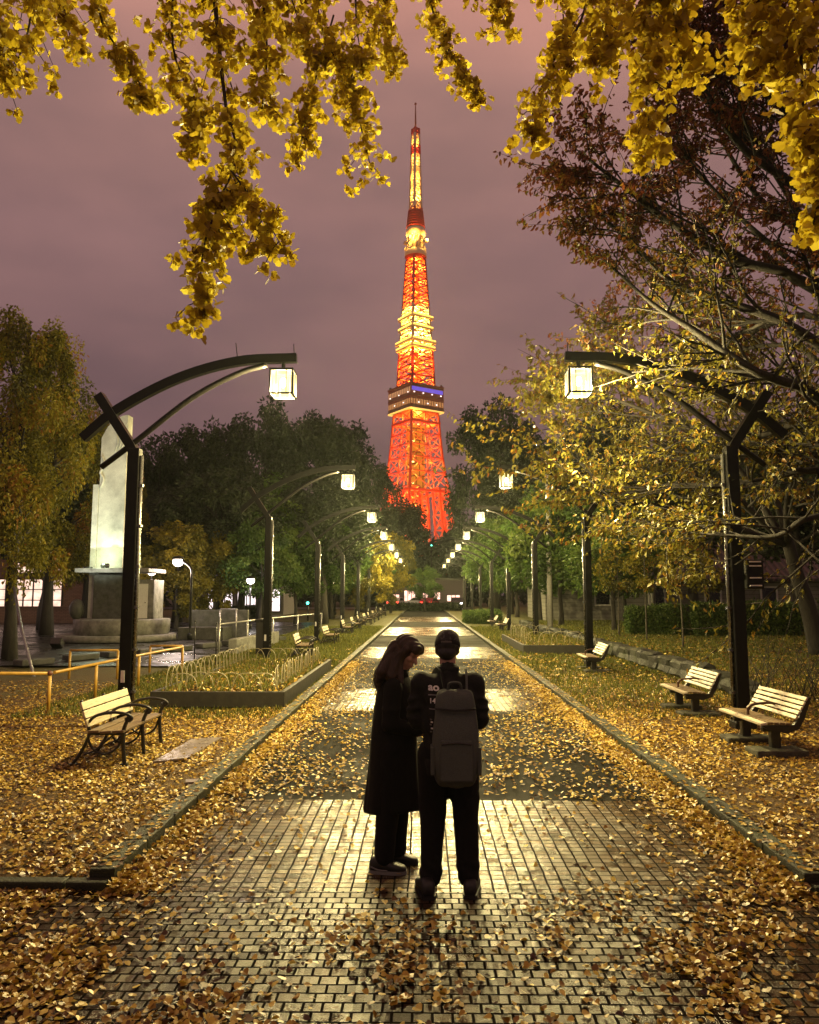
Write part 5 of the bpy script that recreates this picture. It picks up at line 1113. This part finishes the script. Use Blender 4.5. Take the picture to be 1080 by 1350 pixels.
# --- the man, back to the camera
P = empty('person', (.165, 5.22, 0), 0, 'person seen from behind in a patterned cap, lettered dark top and dark trousers', 'person')
mb = MB(); head(mb, (.0, .035, 1.578), (R(-16), 0, R(-6)), 1.0)
mb.cone((0, 0, 1.36), (0, .015, 1.50), .054, .055); mb.cone((0, 0, .92), (0, 0, 1.22), .125, .13); mb.cone((-.13, -.005, 1.33), (.13, -.005, 1.33), .05, .05)
ARM = {-1: ((-.185, 0, 1.36), (-.205, .02, 1.095), (-.085, .235, 1.10)), 1: ((.185, 0, 1.36), (.215, .015, 1.10), (.075, .24, 1.10))}
LEG = {-1: ((-.095, 0, .90), (-.105, .02, .49), (-.118, -.02, .09)), 1: ((.095, 0, .90), (.115, .015, .49), (.128, -.02, .09))}
for s in (-1, 1):
    a, e, w_ = [Vector(q) for q in ARM[s]]; mb.cone(a + Vector((0, 0, -.035)), e, .050, .043); mb.cone(e, w_, .042, .029); hand(mb, w_, (w_ - e).normalized() + Vector((-s*.15, .3, .05)), (-s*.9, 0, .3), 1 if s < 0 else -1, .75)
    a, k_, f_ = [Vector(q) for q in LEG[s]]; mb.cone(a, k_, .088, .058); mb.cone(k_, f_, .055, .036); mb.cone(f_, f_ + Vector((s*.02, .10, -.045)), .034, .022)
fuse(mb, 'body', m_skin, .0065, 3, P)
mb = MB()   # windbreaker: loose, shoulder seams, hem below the waist
mb.cone((0, 0, .86), (0, .0, 1.22), .165, .168); mb.cone((-.05, -.015, 1.10), (-.02, -.02, 1.30), .145, .125); mb.cone((-.135, -.01, 1.33), (.135, -.01, 1.33), .082, .082); mb.cone((-.055, .0, .82), (.055, .0, .82), .14, .14); mb.cone((0, -.02, 1.36), (0, -.012, 1.425), .085, .074)
mb.cone((-.08, -.02, 1.25), (.10, -.02, 1.25), .11, .11)
for s in (-1, 1):
    a, e, w_ = [Vector(q) for q in ARM[s]]; mb.cone(a + Vector((-s*.01, 0, -.01)), e, .076, .066); mb.cone(e, e.lerp(w_, .92), .064, .046); mb.ell(e + Vector((s*.0, -.015, .0)), (.062, .062, .06))
    for k in range(3): p = a.lerp(e, .45 + .2*k); mb.ell(p + Vector((s*.01, -.01, 0)), (.076 - .004*k, .074, .022), (R(15*(k-1)), R(s*12), 0))
def jfold(me):
    for v in me.vertices:
        x, y, z = v.co; a = math.atan2(y, x); f = .004*math.sin(z*31 + 4*math.sin(a*2 + x*9)) + .005*math.sin(a*7 + z*9) + .003*math.sin(x*40 + z*60); n = v.normal; v.co += n*f*(1 if z < 1.32 else .4)
        if z < .76: v.co.z = .76 + (z - .76)*.15
        if y > 0: v.co.y *= .92
jk = fuse(mb, 'jacket', m_jkt, .011, 5, P, jfold)
mb = MB(); mb.lathe([(.070, 1.395), (.078, 1.44), (.074, 1.462), (.066, 1.462), (.064, 1.40)], (0, -.006, 0), 24); mb.build('collar', m_jkt, jk)
mb = MB()
for s in (-1, 1):
    a, k_, f_ = [Vector(q) for q in LEG[s]]; mb.cone(a + Vector((0, 0, -.02)), k_, .115, .090); mb.cone(k_, f_ + Vector((0, 0, .015)), .088, .070); mb.cone(f_ + Vector((0, .01, .06)), f_ + Vector((0, .025, .015)), .074, .072)
mb.cone((-.06, 0, .86), (.06, 0, .86), .125, .125)
def tfold(me):
    for v in me.vertices:
        x, y, z = v.co
        if z < .62: v.co += v.normal*(.004*math.sin(z*21 + x*45 + 2*math.sin(z*9) + y*20) + (.004*math.sin(z*70 + x*40) if z < .24 else 0))
        if z < .055: v.co.z = .055
fuse(mb, 'trousers', m_trs, .011, 4, P, tfold)
shoe(P, 'shoe', (-.180, .14, 0), (-.130, -.145, 0), .056, .11); shoe(P, 'shoe', (.17, .16, 0), (.130, -.125, 0), .055, .105)
hc = Vector((0, .035, 1.578)); hm = Euler((R(-16), 0, R(-6))).to_matrix()
mb = MB()
for p, d in (((0, -.024, .015), (.079, .092, .075)), ((0, -.055, -.045), (.064, .05, .05)), ((-.066, -.01, -.01), (.017, .045, .045)), ((.066, -.01, -.01), (.017, .045, .045))): mb.ell(hc + hm @ Vector(p), d, hm.to_euler())
fuse(mb, 'hair', m_dkhair, .007, 2, P)
mb = MB(); rings = []
for t in range(9):
    u = t/8*R(84); z = .025 + .098*math.sin(u); r = math.cos(u)**.75
    rings.append([hc + hm @ Vector((.086*r*math.cos(2*math.pi*j/32), -.008 + .102*r*math.sin(2*math.pi*j/32), z)) for j in range(32)])
mb.loft(rings); cp = mb.build('cap', m_capm, P)
mb = MB(); mb.loft([[hc + hm @ Vector((.0885*math.cos(2*math.pi*j/32), -.008 + .1045*math.sin(2*math.pi*j/32), z)) for j in range(32)] for z in (.008, .012, .030, .034)]); mb.build('cap_band', m_cap, cp)
mb = MB(); rings = []
for t in range(5): rings.append([hc + hm @ Vector((.075*math.cos(R(20 + 140*j/15))*(1 - .1*t/4), .088 + .05*t/4*math.sin(R(20 + 140*j/15)) + .012*math.sin(R(180*j/15)), .022 - .006*t)) for j in range(16)])
vs = [v for r in rings for v in r] + [v + hm @ Vector((0, 0, -.004)) for r in rings for v in r]; fs = []
for i in range(4):
    for j in range(15): a = i*16 + j; fs += [(a, a+1, a+17, a+16), (a+80, a+96, a+97, a+81)]
mb.add(vs, fs, 0, True); mb.build('brim', m_cap, cp); MB().ell(hc + hm @ Vector((0, -.008, .125)), (.008, .008, .005)).build('button', m_cap, cp)
mb = MB(); mb.box(hc + hm @ Vector((0, -.1135, .018)), (.07, .004, .012), hm, bev=.001); mb.build('strap', M_plain('grey_cap_strap', (.07, .06, .05), .6), cp)
# lettering on the back of the top, laid on its surface
bpy.context.view_layer.update()
bvh = BVHTree.FromObject(jk, bpy.context.evaluated_depsgraph_get()); jinv = jk.matrix_world.inverted()
m_print = M_plain('white_print', (.75, .75, .73), .6, 0, .05); m_printd = M_plain('grey_print', (.13, .13, .13), .6, 0, .05)
def lettering(txt, x, z, size, mat, bold=.0, name='lettering', sx=1.0):
    cu = bpy.data.curves.new('t', 'FONT'); cu.body = txt; cu.size = size; cu.offset = bold; cu.resolution_u = 3; ob = link('t', cu); dg = bpy.context.evaluated_depsgraph_get(); dg.update(); me = bpy.data.meshes.new_from_object(ob.evaluated_get(dg)); bpy.data.objects.remove(ob); bpy.data.curves.remove(cu)
    lay(me, x, z, sx); me.name = name; me.materials.clear(); me.materials.append(mat); return link(name, me, jk)
def lay(me, x, z, sx=1.0):
    bm = bmesh.new(); bm.from_mesh(me); bmesh.ops.triangulate(bm, faces=bm.faces)
    bmesh.ops.subdivide_edges(bm, edges=[e for e in bm.edges if e.calc_length() > .012], cuts=2); 
    for v in bm.verts:
        px_, pz = x + v.co.x*sx, z + v.co.y; hit = bvh.ray_cast(Vector((px_, -2, pz)), Vector((0, 1, 0))); y = hit[0].y if hit[0] else -.17; v.co = Vector((px_, y - .0035, pz))
    bm.to_mesh(me); bm.free()
def bar_print(x0, x1, z, h, mat):
    me = bpy.data.meshes.new('printed_line'); n = 8; vs = []; fs = []
    for i in range(n + 1): vs += [(x0 + (x1-x0)*i/n, z, 0), (x0 + (x1-x0)*i/n, z + h, 0)]
    for i in range(n): fs.append((2*i, 2*i+2, 2*i+3, 2*i+1))
    me.from_pydata(vs, [], fs); lay(me, 0, 0); me.materials.append(mat); link('printed_line', me, jk)
lettering('ao', -.133, 1.312, .066, m_print, .0022, sx=1.12); lettering('14.1', -.128, 1.232, .045, m_print, .0012)
bar_print(-.133, -.06, 1.280, .008, m_printd); bar_print(-.127, -.085, 1.192, .007, m_printd)
for k, (a, b) in enumerate(((-.122, 1.125), (-.117, 1.108), (-.124, 1.09), (-.116, 1.066), (-.122, 1.045))): bar_print(a, a + .014, b, .010, m_print if k % 2 else m_printd)
# --- backpack, carried on the right of the back
B = empty('backpack', (.165 + .012, 5.22, 0), 0, 'charcoal backpack slung over the right shoulder of the person in the cap', 'backpack')
mb = MB(); rings = []
for z, wx, wy, cy in ((.728, .075, .045, -.235), (.742, .112, .068, -.240), (.79, .140, .085, -.250), (.88, .153, .097, -.258), (1.00, .151, .10, -.260), (1.12, .142, .090, -.252), (1.19, .130, .070, -.242), (1.23, .132, .066, -.240), (1.285, .122, .060, -.236), (1.318, .112, .046, -.228), (1.332, .085, .03, -.222)):
    r = []
    for k in range(32):
        a = 2*math.pi*k/32; x = math.cos(a); y = math.sin(a); r.append(Vector((.028 + wx*math.copysign(abs(x)**.72, x)*(1 + .025*math.sin(z*23 + k)), cy + wy*math.copysign(abs(y)**.72, y)*(1 + .05*math.sin(z*31 + k*.9)), z + .007*math.sin(k*.8 + z*40))))
    rings.append(r)
mb.loft(rings); bk = mb.build('main_compartment', m_pack, B); sm = bk.modifiers.new('s', 'SUBSURF'); sm.levels = sm.render_levels = 2
mb = MB(); mb.box((.03, -.338, .91), (.20, .05, .25), (R(-2), 0, 0), bev=.024); pk = mb.build('front_pocket', m_pack, B)
mb = MB(); mb.tube(smooth_curve([(-.065, -.360, 1.01), (.03, -.366, 1.02), (.125, -.360, 1.01)]), .005, 6); mb.build('zip', m_iron, pk)
mb = MB(); mb.loft([[Vector((.028 + x*1.0, y, z)) for x, y in ((-.128, -.19), (.128, -.19), (.134, -.31), (.05, -.330), (-.05, -.330), (-.134, -.31))] for z in (1.222, 1.236)]); 
mb = MB(); mb.sweep(smooth_curve([(-.10, -.318, 1.222), (.028, -.335, 1.215), (.155, -.318, 1.222)]), .018, .012); mb.build('lid_seam', m_iron, B)
mb = MB(); mb.tube(smooth_curve([(-.02, -.215, 1.325), (-.005, -.235, 1.372), (.055, -.235, 1.372), (.07, -.215, 1.325)]), .009, 8); mb.build('grab_handle', m_pack, B)
mb = MB()
mb.sweep(smooth_curve([(.105, -.20, 1.28), (.108, -.115, 1.385), (.112, -.02, 1.425), (.115, .07, 1.385), (.12, .13, 1.25), (.135, .125, 1.05), (.16, .02, .90), (.14, -.17, .82)], 40), .045, .014, (1, 0, 0)); mb.build('shoulder_strap', m_pack, B)
mb = MB(); mb.sweep(smooth_curve([(-.035, -.20, 1.30), (-.055, -.115, 1.40), (-.085, -.02, 1.43), (-.115, .07, 1.38), (-.14, .13, 1.25), (-.155, .12, 1.05), (-.17, .02, .90), (-.10, -.17, .82)], 40), .045, .014, (1, 0, 0)); mb.build('shoulder_strap', m_jkt, B)
for s in (-1, 1): mb = MB(); mb.box((.028 + s*.147, -.255, .90), (.025, .13, .17), bev=.012); mb.build('side_pocket', m_pack, B)
# --- the woman, turned towards him
Wm = empty('person', (-.215, 5.66, 0), R(-90), 'person with long brown hair, head bowed, in a long dark coat and dark trousers', 'person')
# local: +y is where she faces (towards the man), +x is towards the camera
hw = Vector((.015, .100, 1.525)); hwm = (Matrix.Rotation(R(-30), 3, 'Z') @ Matrix.Rotation(R(-28), 3, 'X') @ Matrix.Rotation(R(-6), 3, 'Y'))
mb = MB(); head(mb, hw, hwm, .96); mb.cone((0, .02, 1.31), (.008, .065, 1.46), .052, .048); mb.cone((0, 0, .88), (0, .005, 1.24), .115, .115); mb.cone((-.12, .01, 1.295), (.12, .01, 1.295), .05, .05)
AW = {-1: ((-.155, .02, 1.29), (-.175, .045, 1.03), (-.07, .215, 1.00)), 1: ((.155, .0, 1.29), (.185, -.02, 1.03), (.09, .185, .97))}
LW = {-1: ((-.08, 0, .85), (-.085, .03, .46), (-.09, .02, .09)), 1: ((.08, -.01, .85), (.085, -.03, .46), (.095, -.065, .09))}
for s in (-1, 1):
    a, e, w_ = [Vector(q) for q in AW[s]]; mb.cone(a, e, .046, .036); mb.cone(e, w_, .035, .024); hand(mb, w_, (w_ - e).normalized() + Vector((-s*.2, .2, .1)), (-s*.8, 0, .4), 1 if s < 0 else -1, .7, .9)
    a, k_, f_ = [Vector(q) for q in LW[s]]; mb.cone(a, k_, .085, .052); mb.cone(k_, f_, .050, .033); mb.cone(f_, f_ + Vector((0, .08, -.055)), .031, .020)
fuse(mb, 'body', m_skin, .0065, 3, Wm)
mb = MB(); rings = []   # long coat lofted from shoulder to calf; its rings follow the side view
prof = [(.385, .165, .205, -.005), (.40, .168, .207, -.005), (.55, .170, .192, -.004), (.75, .172, .178, .0), (.92, .172, .166, .0), (1.05, .170, .156, .004), (1.16, .170, .148, .01), (1.25, .172, .138, .012), (1.30, .150, .118, .014), (1.335, .105, .095, .018), (1.36, .07, .075, .024)]
for z, rx, ry, cy in prof:
    r = []
    for k in range(72):
        a = 2*math.pi*k/72; fl = max(0, (1.0 - z))/.6; f = 1 + fl*(.055*math.sin(a*7 + .6) + .03*math.sin(a*11 + 2)) + .012*math.sin(a*5 + z*9)
        r.append(Vector((rx*f*math.cos(a), cy + ry*f*math.sin(a), z + (.025*math.sin(a + .8) if z < .41 else 0))))
    rings.append(r)
mb.loft(rings); ct = mb.build('coat', m_coat, Wm); sm = ct.modifiers.new('s', 'SUBSURF'); sm.levels = sm.render_levels = 1
for s in (-1, 1):
    a, e, w_ = [Vector(q) for q in AW[s]]; mb = MB(); mb.cone(a + Vector((-s*.015, 0, -.01)), e, .070, .062); mb.cone(e, e.lerp(w_, .93), .060, .048); mb.ell(e, (.062, .064, .06)); mb.ell(a.lerp(e, .6), (.071, .072, .03)); mb.ell(e.lerp(w_, .4), (.060, .045, .058))
    fuse(mb, 'sleeve', m_coat, .011, 4, ct)
mb = MB(); mb.lathe([(.066, 1.325), (.088, 1.345), (.080, 1.395), (.064, 1.40), (.058, 1.34)], (0, .022, 0), 24); mb.build('collar', m_coat, ct)
mb = MB(); mb.sweep([(.178, -.005, .46), (.180, -.005, .70)], .004, .016, (0, 1, 0)); mb.build('seam', m_coat, ct)
mb = MB()
for s in (-1, 1):
    a, k_, f_ = [Vector(q) for q in LW[s]]; mb.cone(a, k_, .105, .088); mb.cone(k_, f_ + Vector((0, 0, .02)), .086, .072)
def wfold(me):
    for v in me.vertices:
        x, y, z = v.co; v.co += v.normal*(.004*math.sin(z*20 + x*40 + 2*math.sin(z*9) + y*25))
        if z < .06: v.co.z = .06
fuse(mb, 'trousers', m_trs, .011, 4, Wm, wfold)
shoe(Wm, 'shoe', (-.085, .175, 0), (-.09, -.075, 0), .046, .085); shoe(Wm, 'shoe', (.115, .095, 0), (.095, -.165, 0), .050, .105, True)
# hair: cap of hair, fringe and long locks down the back
mb = MB(); T_ = lambda p: hw + hwm @ (Vector(p)*.96); E_ = lambda p, d: mb.ell(T_(p), d, hwm.to_euler())
E_((0, -.020, .032), (.090, .104, .094)); E_((0, -.062, -.03), (.082, .066, .085)); E_((0, .060, .072), (.066, .046, .036)); E_((-.03, .082, .050), (.040, .022, .028)); E_((.03, .082, .050), (.040, .022, .028))
for s in (-1, 1): mb.cone(T_((s*.078, .022, .035)), T_((s*.084, .012, -.075)), .026, .022); mb.cone(T_((s*.084, .012, -.07)), Vector((s*.085 + .02, .050, 1.30)), .024, .026)
for k in range(7):
    x = -.085 + .17*k/6; p0 = T_((x*.9, -.085, .0)); p1 = Vector((x*1.2 + .01, -.075 - .02*math.cos(x*12), 1.385)); p2 = Vector((x*1.3 + .01, -.115 - .012*math.sin(k*2.1), 1.30 - .03*math.sin(k*1.7)))
    mb.cone(p0, p1, .043, .042); mb.cone(p1, p2, .042, .014); mb.cone(T_((x*.8, -.02, -.03)), Vector((x*1.1 + .01, -.02, 1.36)), .05, .045)
def hfold(me):
    for v in me.vertices: 
        x, y, z = v.co; v.co += v.normal*.0035*math.sin(x*150 + y*60 + 4*math.sin(z*14))
fuse(mb, 'hair', m_brownhair, .007, 3, Wm, hfold)
mb = MB()
rnd = random.Random(5)
for k in range(60):
    a = rnd.uniform(-.1, .1); p0 = T_((a*.9, rnd.uniform(-.10, -.03), rnd.uniform(-.02, .10))); p1 = Vector((a*1.2, rnd.uniform(-.125, -.08), rnd.uniform(1.36, 1.42))); p2 = Vector((a*1.3, rnd.uniform(-.155, -.12), rnd.uniform(1.24, 1.33))); mb.tube(smooth_curve([p0 + (p0 - hw).normalized()*.012, p1, p2], 8), .0018, 4, cap=False)
mb.build('loose_strands', m_brownhair, Wm)

# ------------------------------------------------------------------ traffic and lights at the far end
m_carp = [M_plain('dark_car_paint', (.03, .03, .035), .25, 0, .05, 5, .0, .6), M_plain('white_car_paint', (.5, .5, .5), .25, 0, .05, 5, .0, .6), M_plain('red_car_paint', (.30, .02, .02), .25, 0, .05, 5, .0, .6)]
m_tail = M_emit('tail_light_glow', (1, .05, .03), 5.0); m_headl = M_emit('head_light_glow', (1, .92, .85), 9.0); m_tyre = M_plain('tyre_rubber', (.01, .01, .01), .8)
def car(x, y, rz, mat, label, van=False):
    root = empty('parked_car', (x, y, .13), rz, label, 'car', 'cars on the road at the end of the path'); h = 1.0 if van else .78
    mb = MB(); poly = [(-2.1, .35), (2.05, .35), (2.15, .6), (2.05, .86), (1.1, .98), (.5, 1.42 if not van else 1.85), (-1.3, 1.45 if not van else 1.9), (-2.0, 1.0), (-2.15, .7)]; mb.prism([(a, b) for a, b in poly], -.82, .82); mb.build('body', mat, root)
    mb = MB(); mb.prism([(.95, 1.0), (.45, 1.36 if not van else 1.75), (-1.2, 1.38 if not van else 1.78), (-1.8, 1.02)], -.825, .825); mb.build('window', m_dk, root)
    for wx in (-1.3, 1.3):
        for wy in (-.78, .78): mb = MB(); mb.tube([(wx, wy - .1, .3), (wx, wy + .1, .3)], .31, 16, smooth=False); mb.build('wheel', m_tyre, root)
    for s in (-1, 1): mb = MB(); mb.box((-2.13, s*.62, .80), (.06, .34, .16), bev=.02); mb.build('tail_light', m_tail, root); mb = MB(); mb.box((2.12, s*.62, .68), (.08, .30, .15), bev=.02); mb.build('headlight', m_headl, root)
    return root
car(.9, 101, R(75), m_carp[2], 'red car with lit tail lights, middle of the traffic at the path end'); car(-3.6, 101.5, R(80), m_carp[1], 'pale car left in the traffic at the path end'); car(4.6, 103, R(-95), m_carp[0], 'dark car with bright headlights, right of the traffic at the path end'); car(-.9, 108, R(178), m_carp[1], 'pale car crossing behind the traffic at the path end')
facade(-5.2, 6.5, 116, 4.2, [(-4.8, -3.6, .9, 2.0, 2, 1), (-2.9, -1.2, .7, 2.6, 3, 1), (-.2, .8, .9, 2.9, 2, 1), (1.6, 2.6, 1.2, 2.3, 2, 1), (3.6, 5.6, .9, 1.9, 3, 1)], M_plain('shop_render', (.2, .18, .16), .7), m_window('shop_glow', (1.0, .55, .42), 2.2), 'low lit building across the road at the end of the path', depth=5)
for i, (px, py, Y, c, lab) in enumerate([(406, 795, 55, (.1, 1, .75), 'green signal light low among trunks left of the path'), (441, 745, 62, (.1, 1, .75), 'green signal light above the left bench row'), (569, 719, 112, (.3, 1, .7), 'green signal light in the dark gap under the tower')]):
    p = at(px, py, Y); root = empty('signal_light', (p.x, p.y, 0), 0, lab, 'signal'); MB().tube([(0, .1, 0), (0, .1, p.z)], .05, 8).build('pole', m_black, root); mb = MB(); mb.box((0, 0, p.z), (.5, .2, .34), bev=.05); hs_ = mb.build('housing', m_black, root); MB().ell((0, -.11, p.z), (.10, .04, .10)).build('lens', M_emit('green_signal', c, 5.0), hs_)
# ------------------------------------------------------------------ the damp night air
mb = MB(); mb.box((0, 270, 183), (640, 620, 370)); hz = mb.mesh('haze', [])
t = NT('damp_air'); pv = t.add('ShaderNodeVolumePrincipled', {'Color': (.82, .92, .82, 1), 'Density': .00019, 'Anisotropy': .6}); t.t.links.new(pv.outputs[0], t.out.inputs['Volume'])
hz.materials.append(t.mat); o = link('haze', hz); tag(o, None, None, None, 'stuff')
